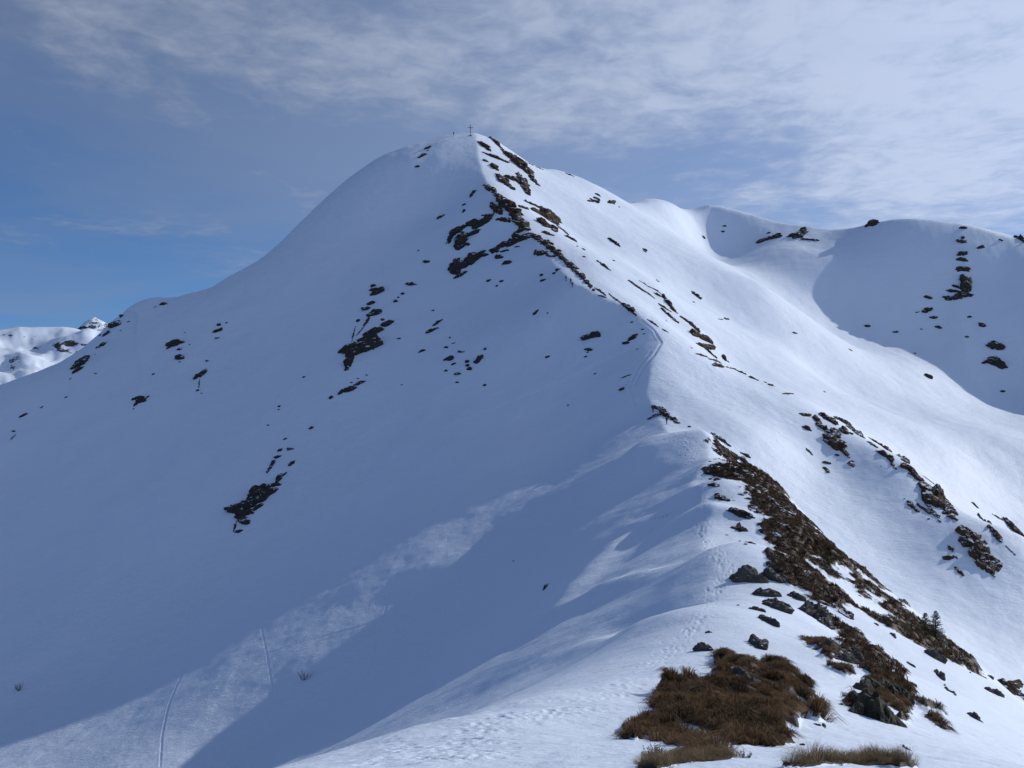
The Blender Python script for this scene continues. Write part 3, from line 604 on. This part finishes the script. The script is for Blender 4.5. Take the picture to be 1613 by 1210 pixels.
  (738,200,28,'dark notched rock at the top of the leaning crag line'),(728,175,10),(762,190,8),(862,170,890,172,10),(815,237,10),(842,210,9),(825,225,6),(715,250,11),(700,270,12),(722,292,742,285,18,'dark block between the notched rock and the leaning crag'),(690,335,710,305,7),(665,316,12),(655,340,640,400,4),(660,375,700,325,4),(640,420,625,500,20,'steep left edge of the leaning crag on the main shaded face'),(650,440,720,405,40,'leaning dark crag, biggest in the middle of the shaded face'),(705,372,755,352,22,'upper right wing of the leaning crag'),(772,335,790,322,20),(765,310,8),(735,410,725,430,6),(620,510,9),(825,387,7),(912,440,928,434,7)]),
 dict(o=(300,380), k=2.52, mat='r', cat='rock', small='tiny dark stone in the loose scatter right of the leaning crag', group='loose scatter on the main face', rows=[
  (945,362,970,350,11),(965,335,995,315,8),(963,275,5),(980,345,6),(1012,470,1035,468,13),(1045,487,10),(1035,460,9),(1065,440,1082,440,8),(1098,480,10),(1105,506,10),(1100,494,9),(1015,515,8),(1060,527,8),(1135,480,1155,463,14,'leaf-shaped dark stone right of the loose scatter'),(1170,430,7),(1015,423,6),(1045,405,5),(1030,383,5),(1058,560,5),(1168,573,5),(1185,157,7),(1235,160,8),(1215,180,6)]),
 dict(o=(300,380), k=2.52, mat='r', cat='rock outcrop', small='small dark stone strung out along the lower left gully edge', group='stones along the lower left face', rows=[
  (655,570,682,560,13,'right dark stone of the low row under the leaning crag'),(618,593,647,585,16,'longest dark stone of the low row under the leaning crag'),(588,607,610,592,9),(555,624,562,618,7),(640,560,6),(665,545,5),(700,532,5),(449,541,6),(351,657,8),(351,668,5),(308,730,5),(478,743,8),(376,785,5),(355,830,9),(340,860,350,856,8),(320,890,335,870,8),(306,915,318,895,7),(390,826,408,824,7),(395,890,408,880,11),(370,928,378,922,7),
  (345,948,358,935,12),(328,970,348,966,10),(255,1030,318,978,38,'upper end of the large lower left crag'),(195,1058,255,1028,34,'long dark body of the large lower left crag with snow on its steps'),(245,1075,262,1060,24),(200,1092,20),(195,1075,205,1100,24,'drooping lower left end of the large lower left crag'),(212,1110,20),(172,1150,182,1115,5),(190,1152,9),(938,82,9),(905,37,4),(840,570,4)]),
 dict(o=(960,560), k=4.0325, mat='h', cat='rock outcrop', small='dark stone half buried in the upper part of the long brown grass band', group='stones in the long grass band', rows=[
  (740,600,790,640,34),(820,650,880,690,30),(860,740,910,790,34),(800,760,850,800,28),(930,830,990,880,36),(1000,900,1050,960,34),(900,960,960,1010,34),(1080,980,1140,1030,34),(1100,1080,1160,1130,36),(1040,1120,1080,1170,40),(690,520,740,560,24),(1200,1060,1250,1100,32),(1290,1130,1330,1170,28),(660,500,690,525,18),(840,620,890,645,20)]),
 dict(o=(1080,860), k=3.026, mat='h', cat='rock outcrop', small='dark stone half buried in the lower part of the brown grass bands', group='stones in the lower grass bands', rows=[
  (560,130,600,170,34),(660,220,700,260,36),(740,300,780,340,34),(770,400,800,440,30),(850,470,880,510,28),(930,560,970,590,26),(820,100,860,140,26),(900,190,940,230,26),(1000,300,1040,340,26),(1090,390,1130,420,28),(1170,450,1210,490,26)]),
 dict(o=(0,0), k=1.0, mat='r', cat='rock', small='tiny dark stone in the shaded gully below the ridge', group='stones in the shaded gully', rows=[
  (857,929,862,921,4,'dark sliver of rock poking from the shaded flank of the near ridge'),(809,884,1.5),(763,607,3),(862,563,3)]),
]
MATS = dict(r=ROCK, h=HEATH_ROCK, s=SLATE, m=MOSSY)
def build_rocks():
    n = 0
    for sh in SHEETS:
        ox, oy = sh['o']; k = sh['k']
        for row in sh['rows']:
            lab = row[-1] if isinstance(row[-1], str) else None
            q = row[:-1] if lab else row
            if len(q) == 5: e = [(ox+q[0]/k, oy+q[1]/k), (ox+q[2]/k, oy+q[3]/k)]
            else: e = [(ox+q[0]/k, oy+q[1]/k)]*2
            a, b = hits(e)
            # both ends on the same slope
            da, db = np.linalg.norm(a), np.linalg.norm(b)
            if max(da, db) > 1.6*min(da, db):
                if da > db: a = ray(*e[0])*b[1]; a[2] = Hs([a[0]], [a[1]])[0]
                else: b = ray(*e[1])*a[1]; b[2] = Hs([b[0]], [b[1]])[0]
            w = q[-1]/k
            name = {'rock': 'rock', 'boulder': 'boulder', 'rock outcrop': 'rock_outcrop'}[sh['cat']]
            make_rock(name, lab or sh['small'], sh['cat'], sh['group'], a, b, w, MATS[sh['mat']], sh['mat']); n += 1
    print('rocks', n)
build_rocks()

# ---------------------------------------------------------------- dry grass
def grass_mat(name, a, b_, tip):
    m, nt, b = new_mat(name); T = Tree(nt)
    at = nt.nodes.new('ShaderNodeAttribute'); at.attribute_name = 'tint'
    sep = nt.nodes.new('ShaderNodeSeparateColor'); T.l.new(at.outputs['Color'], sep.inputs[0])
    c = T.mix(sep.outputs[0], a, b_); c = T.mix(T.math('MULTIPLY', sep.outputs[1], sep.outputs[2]), c, tip)
    T.put(b.inputs['Base Color'], c); b.inputs['Roughness'].default_value = 0.8; b.inputs['Specular IOR Level'].default_value = 0.15
    tl = nt.nodes.new('ShaderNodeBsdfTranslucent'); T.put(tl.inputs['Color'], c); mx = nt.nodes.new('ShaderNodeMixShader'); mx.inputs[0].default_value = 0.28
    T.l.new(b.outputs[0], mx.inputs[1]); T.l.new(tl.outputs[0], mx.inputs[2]); T.l.new(mx.outputs[0], nt.nodes['Material Output'].inputs[0])
    return m
BROWN_GRASS = grass_mat('brown_grass', (0.028, 0.019, 0.012, 1), (0.165, 0.098, 0.052, 1), (0.38, 0.25, 0.14, 1))
DARK_GRASS = grass_mat('dark_brown_grass', (0.017, 0.012, 0.009, 1), (0.088, 0.055, 0.032, 1), (0.20, 0.135, 0.08, 1))
STRAW_GRASS = grass_mat('straw_grass', (0.06, 0.042, 0.022, 1), (0.27, 0.19, 0.10, 1), (0.52, 0.41, 0.25, 1))
def downhill(x, y):
    e = .8; gx = (Hs(x+e, y)-Hs(x-e, y))/(2*e); gy = (Hs(x, y+e)-Hs(x, y-e))/(2*e)
    return gx, gy
def grass(key, spacing, per, length, width, mat, label, droop=0.6, seed=1, lvl=0.55, keep=1.0, hang=1.0):
    rng = np.random.default_rng(seed); poly = PATCHES[key]; lo, hi = poly.min(0)-1, poly.max(0)+1
    gx, gy = np.meshgrid(np.arange(lo[0], hi[0], spacing), np.arange(lo[1], hi[1], spacing))
    x = gx.ravel()+rng.uniform(-.5, .5, gx.size)*spacing; y = gy.ravel()+rng.uniform(-.5, .5, gx.size)*spacing
    # only this patch's own ground
    near = (inside(x, y, poly) | (edge_dist(x, y, poly) < 0.5)); x, y = x[near], y[near]
    ok = (bare_level(x, y) > lvl) & (rng.random(len(x)) < keep); x, y = x[ok], y[ok]
    z = Hs(x, y)+0.02; sx, sy = downhill(x, y); sl = np.hypot(sx, sy)+1e-6
    n = len(x); size = rng.uniform(.5, 1.35, n); hue = np.clip(rng.normal(.5, .32, n)+fbm(x, y, 3.0, 3)*.5, 0, 1)
    lean = rng.normal(0, .35, (n, 2))
    I = np.repeat(np.arange(n), per); m = len(I)
    ang = rng.uniform(0, 2*math.pi, m); rad = np.sqrt(rng.random(m))
    out = rad*(0.25+0.6*rng.random(m))
    dx = np.cos(ang)*out-sx[I]/sl[I]*droop*sl[I].clip(.3, .9)+lean[I,0]; dy = np.sin(ang)*out-sy[I]/sl[I]*droop*sl[I].clip(.3, .9)+lean[I,1]
    L = length*size[I]*rng.uniform(.35, 1.15, m)
    bx = x[I]+np.cos(ang)*rad*spacing*.38*size[I]; by = y[I]+np.sin(ang)*rad*spacing*.38*size[I]; bz = Hs(bx, by)+hummocks(bx, by, bare_level(bx, by))-0.02
    nd = np.hypot(dx, dy)+1e-6; g = np.clip(nd, .25, 1.0)/nd; dx, dy = dx*g, dy*g; nd = np.hypot(dx, dy)
    fall = sx[I]*dx+sy[I]*dy
    up1 = L*(.50-.22*nd*hang); up2 = L*(.78-.95*nd*hang)
    m1 = np.c_[bx+dx*L*.38, by+dy*L*.38, bz+up1+fall*L*.38*hang]; m2 = np.c_[bx+dx*L*.85, by+dy*L*.85, bz+np.maximum(up2, .02)+fall*L*.85*hang]
    b0 = np.c_[bx, by, bz]; wa = rng.uniform(0, math.pi, m); side = np.c_[np.cos(wa), np.sin(wa), np.zeros(m)]*(width*rng.uniform(.6, 1.3, m))[:,None]
    V = np.stack([b0-side, b0+side, m1-side*.8, m1+side*.8, m2-side*.15, m2+side*.15], 1).reshape(-1, 3)
    base = np.arange(m)*6
    F = np.stack([np.c_[base, base+1, base+3, base+2], np.c_[base+2, base+3, base+5, base+4]], 1).reshape(-1, 4)
    me = bpy.data.meshes.new('grass'); me.vertices.add(len(V)); me.vertices.foreach_set('co', V.astype(np.float32).ravel())
    me.loops.add(F.size); me.loops.foreach_set('vertex_index', F.astype(np.int32).ravel()); me.polygons.add(len(F)); me.polygons.foreach_set('loop_start', np.arange(0, F.size, 4, dtype=np.int32)); me.update(calc_edges=True)
    c = np.ones((m, 6, 4), np.float32); c[:,:,0] = np.clip(hue[I]+rng.normal(0, .15, m), 0, 1)[:,None]; c[:,:,1] = np.array([0, 0, .35, .35, 1, 1]); c[:,:,2] = rng.random(m)[:,None]
    at = me.attributes.new('tint', 'FLOAT_COLOR', 'POINT'); at.data.foreach_set('color', c.ravel())
    me.materials.append(mat); ob = bpy.data.objects.new('grass', me); COL.objects.link(ob)
    ob['kind'] = 'stuff'; ob['label'] = label; ob['category'] = 'grass'
    return m
nb = 0
nb += grass('main', .34, 190, .44, .0062, BROWN_GRASS, 'big patch of shaggy brown tussock grass in the near snow', seed=1, lvl=.62)
nb += grass('low', .28, 170, .33, .0052, BROWN_GRASS, 'strip of brown grass below the big tussock patch', seed=2, lvl=.62)
nb += grass('edge', .085, 70, .19, .0014, STRAW_GRASS, 'straw-coloured grass and heath at the bottom edge, left of the tufts', droop=.25, hang=.55, seed=3)
nb += grass('tuft', .085, 70, .26, .0012, STRAW_GRASS, 'long dry grass tufts with fine blades at the bottom edge', droop=.2, hang=.6, seed=4, keep=.6)
nb += grass('a', .50, 36, .50, .022, DARK_GRASS, 'long dark band of brown grass down the sunny edge of the ridge', seed=5)
nb += grass('b', .55, 34, .50, .024, DARK_GRASS, 'outer dark grass band under the little fir trees', seed=6)
nb += grass('sa', .34, 90, .42, .008, BROWN_GRASS, 'brown grass growing round the rocky knoll', seed=7)
nb += grass('sb', .34, 80, .40, .009, BROWN_GRASS, 'narrow slanting strip of brown grass right of the rocky knoll', seed=8)
nb += grass('sc', .34, 90, .42, .009, BROWN_GRASS, 'small hanging tuft of rusty grass under the dark boulder', seed=9)
nb += grass('sd', .34, 80, .42, .010, BROWN_GRASS, 'brown grass above the grey angular boulder', seed=10)
nb += grass('spot', .34, 80, .36, .009, BROWN_GRASS, 'little spot of brown grass below the rocky knoll', seed=11)
print('blades', nb)

# ---------------------------------------------------------------- small trees, bushes
def plain_mat(name, col, rough=.8, var=0.0, metal=0.0):
    m, nt, b = new_mat(name); T = Tree(nt)
    if var: T.put(b.inputs['Base Color'], T.mix(T.noise(T.obj(), 9.0, 4, .6), tuple(c*(1-var) for c in col)+(1,), tuple(min(1, c*(1+var)) for c in col)+(1,)))
    else: b.inputs['Base Color'].default_value = tuple(col)+(1,)
    b.inputs['Roughness'].default_value = rough; b.inputs['Metallic'].default_value = metal
    return m
BARK = plain_mat('bark', (0.045, 0.032, 0.024), var=.4); NEEDLE = plain_mat('needles', (0.022, 0.036, 0.018), var=.5)
TWIG = plain_mat('twig', (0.035, 0.026, 0.02), var=.3); LEAF = plain_mat('heath_leaf', (0.035, 0.03, 0.016), var=.5)
class MB:
    def __init__(self): self.v = []; self.f = []
    def tube(self, pts, radii, n=6, cap=True):
        pts = [Vector(p) for p in pts]; rings = []
        for i, p in enumerate(pts):
            t = (pts[min(i+1, len(pts)-1)]-pts[max(i-1, 0)]).normalized()
            a = t.orthogonal().normalized(); b = t.cross(a)
            rings.append([len(self.v)+k for k in range(n)])
            for k in range(n):
                w = 2*math.pi*k/n; self.v.append(tuple(p+(a*math.cos(w)+b*math.sin(w))*radii[i]))
        for i in range(len(pts)-1):
            for k in range(n): self.f.append([rings[i][k], rings[i][(k+1) % n], rings[i+1][(k+1) % n], rings[i+1][k]])
        if cap: self.f.append(rings[0][::-1]); self.f.append(rings[-1])
    def blade(self, p, d, L, w, up=(0, 0, 1)):
        p, d = Vector(p), Vector(d).normalized(); s = d.cross(Vector(up)); s = (s if s.length > 1e-3 else Vector((1, 0, 0))).normalized()*w
        i = len(self.v); self.v += [tuple(p-s*.4), tuple(p+s*.4), tuple(p+d*L*.55+s), tuple(p+d*L), tuple(p+d*L*.55-s)]
        self.f.append([i, i+1, i+2, i+3, i+4])
    def box(self, c, s, rot=None):
        c = Vector(c); i = len(self.v); Rm = rot or Matrix.Identity(3)
        for x in (-1, 1):
            for y in (-1, 1):
                for z in (-1, 1): self.v.append(tuple(c+Rm@Vector((x*s[0]/2, y*s[1]/2, z*s[2]/2))))
        for q in ((0,1,3,2),(4,6,7,5),(0,4,5,1),(2,3,7,6),(0,2,6,4),(1,5,7,3)): self.f.append([i+k for k in q])
    def build(self, name, mat, parent=None, smooth=False): return link(name, self.v, self.f, mat, parent, smooth)
def thing(name, label, cat, loc, rz=0.0, group=None):
    o = bpy.data.objects.new(name, None); COL.objects.link(o); o.location = loc; o.rotation_euler = (0, 0, rz); o.empty_display_size = .2
    o['label'] = label; o['category'] = cat
    if group: o['group'] = group
    return o
def fir(u, v, hgt, label, seed, dmax=135):
    rng = random.Random(seed); p = hits([(u, v)], dmax)[0]
    t = thing('fir_tree', label, 'tree', (p[0], p[1], Hs([p[0]], [p[1]])[0]-.1), rng.uniform(0, 6), 'little fir trees on the outer grass band')
    tr = MB(); tr.tube([(0, 0, 0), (.02, 0, hgt*.5), (0, .01, hgt*.98)], [hgt*.028, hgt*.018, hgt*.004], 7); tr.build('trunk', BARK, t, True)
    cr = MB(); whorls = int(hgt*8)
    for i in range(whorls):
        k = (i+.5)/whorls; z = hgt*(.08+.9*k); R0 = hgt*.40*(1-k)**.8+.05
        for j in range(6):
            if rng.random() < .14: continue
            a = 2*math.pi*(j/6)+i*.7+rng.uniform(-.25, .25); L = R0*rng.uniform(.7, 1.15); drop = -.18+.55*k
            e = Vector((math.cos(a)*L, math.sin(a)*L, drop*L)); b0 = Vector((0, 0, z))
            cr.tube([b0, b0+e*.6, b0+e], [.012, .008, .003], 4)
            for q in range(int(16+L*34)):
                f = rng.uniform(.15, 1); s = rng.choice((-1, 1)); out = Vector((-math.sin(a)*s, math.cos(a)*s, rng.uniform(-.3, .35)))+e.normalized()*rng.uniform(.4, 1.0)
                cr.blade(b0+e*f, out, rng.uniform(.09, .17)*(1.15-f*.4), .030)
    for q in range(14): cr.blade((0, 0, hgt*rng.uniform(.86, .98)), (rng.uniform(-1, 1), rng.uniform(-1, 1), 1.3), .09, .014)
    cr.build('crown', NEEDLE, t)
fir(1457, 995, 2.0, 'smaller fir tree, left of the two little firs on the outer grass band', 1)
fir(1473, 1006, 2.9, 'taller fir tree, right of the two little firs on the outer grass band', 2)
def bush(u, v, hgt, label, seed, leaves=False, dmax=300, wide=1.0, name='shrub', group=None, n=26):
    rng = random.Random(seed); p = hits([(u, v)], dmax)[0]
    t = thing(name, label, 'shrub', (p[0], p[1], Hs([p[0]], [p[1]])[0]-.03), 0, group)
    st = MB(); lf = MB()
    for i in range(n):
        a = rng.uniform(0, 2*math.pi); tilt = rng.uniform(.1, 1.0)*wide; L = hgt*rng.uniform(.6, 1.1)
        r0 = Vector((math.cos(a), math.sin(a), 0))*rng.uniform(0, .25)*hgt*wide
        pts = [r0]; d = Vector((math.cos(a)*tilt, math.sin(a)*tilt, 1)).normalized()
        for k in range(4):
            d = (d+Vector((rng.uniform(-.25, .25), rng.uniform(-.25, .25), .12))).normalized(); pts.append(pts[-1]+d*L/4)
        th = hgt*.012
        st.tube(pts, [th, th*.8, th*.6, th*.45, th*.25], 5)
        for k in range(2, 5):
            for q in range(3 if not leaves else 2):
                e = (d+Vector((rng.uniform(-.9, .9), rng.uniform(-.9, .9), rng.uniform(-.1, .6)))).normalized(); b0 = pts[k]
                if not leaves: st.tube([b0, b0+e*L*.14, b0+(e+Vector((0, 0, .2)))*L*.26], [th*.5, th*.35, th*.15], 4)
        if leaves:
            for q in range(16):
                f = rng.uniform(.35, 1.0)*4; k = min(int(f), 3); b0 = pts[k].lerp(pts[k+1], f-k)
                lf.blade(b0, (rng.uniform(-1, 1), rng.uniform(-1, 1), rng.uniform(-.1, 1)), hgt*.11, hgt*.022, (rng.uniform(-1, 1), rng.uniform(-1, 1), 1))
    st.build('stems', TWIG, t)
    if leaves: lf.build('foliage', LEAF, t)
bush(30, 1088, 1.5, 'dark bare bush alone on the shaded slope at the far left', 5)
bush(480, 1071, 1.5, 'brown bare bush on the edge of the lit streak in the gully', 6, wide=1.4)
for i, (u, v, h, lab) in enumerate([(1022, 1196, .15, 'dark leafy heath shrub furthest left at the bottom edge'), (1036, 1188, .15, 'upright dark heath shrub beside the leftmost one at the bottom edge'), (1090, 1186, .10, 'low dark heath shrub in the middle of the straw grass'), (1172, 1196, .12, 'dark leafy heath shrub at the right end of the straw grass')]):
    bush(u, v, h, lab, 20+i, True, 20, 1.2, 'heath_shrub', 'heath shrubs along the bottom edge', 34)

# ---------------------------------------------------------------- summit cross
def summit_cross():
    p = hits([(741, 214)], 520)[0]; z = Hs([p[0]], [p[1]])[0]; H = 5.2
    steel = plain_mat('weathered_steel', (0.06, 0.06, 0.065), .5, .3, .6); stone = SLATE
    t = thing('summit_cross', 'thin dark metal cross standing on the summit', 'cross', (p[0], p[1], z-.3), R(12))
    m = MB(); m.tube([(0, 0, 0), (0, 0, H*.5), (0, 0, H)], [.15, .13, .11], 8); m.build('post', steel, t)
    m = MB(); m.tube([(-1.05, 0, H*.745), (1.05, 0, H*.745)], [.11, .11], 8); m.tube([(-1.05, 0, H*.745-.16), (-1.05, 0, H*.745+.16)], [.1, .1], 6); m.tube([(1.05, 0, H*.745-.16), (1.05, 0, H*.745+.16)], [.1, .1], 6); m.build('crossbar', steel, t)
    for s in (-1, 1):
        m = MB(); m.tube([(s*.55, 0, H*.745), (0, 0, H*.745-.6)], [.05, .05], 6); m.build('brace', steel, t)
    for a in (0.4, 2.5, 4.6):
        m = MB(); m.tube([(0, 0, H*.55), (math.cos(a)*1.5, math.sin(a)*1.5, .1)], [.018, .018], 5); m.build('guy_wire', steel, t)
    m = MB(); V, F = rock_shape(np.random.default_rng(3), 3); m.v = [tuple(q*np.array([.7, .7, .45])+np.array([0, 0, .2])) for q in V]; m.f = F; m.build('stone_base', stone, t)
summit_cross()

# ---------------------------------------------------------------- climbers
def person(u, v, label, jacket, trousers, rz, stride, seed, dmax, group=None, lean=.18, fwd=None):
    p = hits([(u, v)], dmax)[0]; z = Hs([p[0]], [p[1]])[0]
    me = bpy.data.meshes.new('person'); bm = bmesh.new(); lay = bm.verts.layers.skin.verify()
    def vert(co, r, root=False):
        q = bm.verts.new(co); q[lay].radius = (r, r*(.8 if co[2] > .8 and abs(co[0]) < .1 else 1)); q[lay].use_root = root; return q
    def chain(a, seq):
        for co, r in seq:
            b = vert(co, r); bm.edges.new((a, b)); a = b
        return a
    L = lean
    pel = vert((0, 0, .95), .155, True)
    chest = chain(pel, [((0, L*.35, 1.15), .15), ((0, L*.8, 1.38), .175)])
    neck = chain(chest, [((0, L*1.0, 1.50), .075)])
    chain(neck, [((0, L*1.15, 1.58), .085), ((0, L*1.3, 1.68), .105), ((0, L*1.3, 1.78), .07)])
    for s in (-1, 1):
        f = stride*s
        chain(pel, [((s*.10, 0, .88), .115), ((s*.11, .20*f+.08*abs(stride), .50), .082), ((s*.115, .22*f, .10), .058), ((s*.12, .22*f+.05, .04), .055), ((s*.13, .22*f+.20, .03), .042)])
        chain(chest, [((s*.19, L*.85, 1.42), .075), ((s*.26, L*.6-.12*f, 1.16), .055), ((s*.25, L*.6+.14-.12*f, .96), .043), ((s*.245, L*.6+.22-.12*f, .92), .045), ((s*.24, L*.6+.28-.12*f, .89), .03)])
    bm.to_mesh(me); bm.free()
    ob = bpy.data.objects.new('person', me); COL.objects.link(ob)
    ob.modifiers.new('skin', 'SKIN').use_smooth_shade = True
    sd = ob.modifiers.new('sub', 'SUBSURF'); sd.levels = 1; sd.render_levels = 1
    m, nt, b = new_mat('climber_clothes'); T = Tree(nt); sep = nt.nodes.new('ShaderNodeSeparateXYZ'); T.l.new(T.obj(), sep.inputs[0])
    c = T.mix(T.step(sep.outputs[2], .93, .95), trousers+(1,), jacket+(1,)); c = T.mix(T.step(sep.outputs[2], 1.53, 1.55), c, (0.32, 0.2, 0.15, 1)); c = T.mix(T.step(sep.outputs[2], 1.68, 1.70), c, (0.03, 0.03, 0.035, 1)); c = T.mix(T.step(sep.outputs[2], .14, .16), (0.02, 0.02, 0.02, 1), c)
    T.put(b.inputs['Base Color'], c); b.inputs['Roughness'].default_value = .85
    me.materials.append(m); ob.location = (p[0], p[1], z-.02); ob.rotation_euler = (0, 0, rz)
    ob['label'] = label; ob['category'] = 'person'
    if group: ob['group'] = group
    bp = MB(); V, F = rock_shape(np.random.default_rng(seed), 3, 8, .03); bp.v = [tuple(q*np.array([.19, .14, .29])+np.array([0, -.17+L*.4, 1.24])) for q in V]; bp.f = F
    bp.build('backpack', plain_mat('pack_cloth', (0.03, 0.035, 0.05), .8, .3), ob, True)
G3 = 'climbers going up the ridge'
person(891.7, 443.0, 'uppermost climber in dark clothes on the snow left of the brown crest', (0.02, 0.022, 0.03), (0.015, 0.015, 0.018), R(35), 1.0, 41, 340, G3)
person(899.4, 447.0, 'middle climber of the three, close behind the lowest one', (0.03, 0.02, 0.02), (0.015, 0.015, 0.018), R(40), -1.0, 42, 340, G3)
person(901.8, 453.4, 'lowest climber of the three beside the brown crest band', (0.02, 0.02, 0.025), (0.02, 0.02, 0.02), R(35), .8, 43, 340, G3)
person(714.3, 213.5, 'tiny dark figure on the skyline left of the summit cross', (0.02, 0.02, 0.025), (0.015, 0.015, 0.018), R(-60), .3, 44, 520)
person(1028.6, 649.5, 'dark figure standing behind the rocky knob on the saddle', (0.02, 0.02, 0.025), (0.015, 0.015, 0.018), R(10), .3, 45, 300)
person(1050.2, 668.5, 'dark figure in front of the rocky knob on the saddle', (0.02, 0.02, 0.025), (0.05, 0.03, 0.02), R(20), .7, 46, 300)

# ---------------------------------------------------------------- distant range beyond the left shoulder
def far_mat():
    m, nt, b = new_mat('far_range'); T = Tree(nt); p = T.pos()
    nz = nt.nodes.new('ShaderNodeSeparateXYZ'); T.l.new(nt.nodes.new('ShaderNodeNewGeometry').outputs['Normal'], nz.inputs[0])
    pz = nt.nodes.new('ShaderNodeSeparateXYZ'); T.l.new(p, pz.inputs[0])
    steep = T.math('ADD', T.math('ADD', T.math('MULTIPLY', T.step(pz.outputs[1], 6500, 7500), 0.10), T.math('SUBTRACT', 1.0, nz.outputs[2])), T.math('MULTIPLY', T.math('SUBTRACT', T.noise(T.map(p, 0, (.012, .012, .03)), 1.0, 8, .7), .5), 1.5))
    T.put(b.inputs['Base Color'], T.mix(T.step(steep, .26, .30), SNOWC, (0.035, 0.034, 0.038, 1)))
    b.inputs['Roughness'].default_value = .8
    return m
def far_range():
    az = np.linspace(R(-42), R(-14), 420); r = np.linspace(2300, 9800, 330)
    Rr, A = np.meshgrid(r, az, indexing='ij'); x, y = Rr*np.sin(A), Rr*np.cos(A)
    u = PW/2+FPX*np.tan(A)
    ky = np.cos(A)
    # crest of the plateau about 3.9 km off, a rocky peak about 8.5 km off
    cu = [-900, -500, -200, 0, 15, 32, 50, 100, 125, 160, 220, 400]; cz = [70, 60, 46, 26, 30, 36, 33, 31, 24, 16, 2, -60]
    top = np.interp(u, cu, cz)+10*vnoise(u.ravel()/37, y.ravel()/300).reshape(u.shape)*.6
    a = fbm(x.ravel(), y.ravel(), 500, 6, .55).reshape(x.shape)
    ridge = np.abs(fbm(x.ravel()+300, y.ravel(), 700, 5, .5).reshape(x.shape))
    d = Rr-3900
    z1 = top-np.where(d < 0, -d*.14, d*.30)+a*44*np.clip(np.abs(d)/200, .05, 1.3)-ridge*55*np.clip(-d/300, 0, 1)
    px, py = P(149, 499, 8500)[0], 8500.0
    ex = np.hypot(x-px, (y-py)*.6); z2 = P(149, 499, 8500)[2]-ex*.62-np.abs(fbm(x.ravel(), y.ravel(), 420, 5, .6).reshape(x.shape))*90*np.clip(ex/160, 0, 1)
    rx = np.interp(u, [-600, 0, 80, 120, 180, 260], [60, -10, 20, 60, 70, -60]); z3 = rx-np.abs(Rr-8700)*.45+a*40
    z = np.maximum(np.maximum(z1, np.maximum(z2, z3)), -430)
    ob = grid_mesh('mountains', np.c_[x.ravel(), y.ravel(), z.ravel()], len(r), len(az), far_mat(), False)
    ob['kind'] = 'structure'; ob['label'] = 'distant snowy range with a small rocky peak at the left horizon'; ob['category'] = 'mountains'
far_range()
terrain['label'] = 'snow-covered mountain, ridge and cirque'; terrain['category'] = 'terrain'
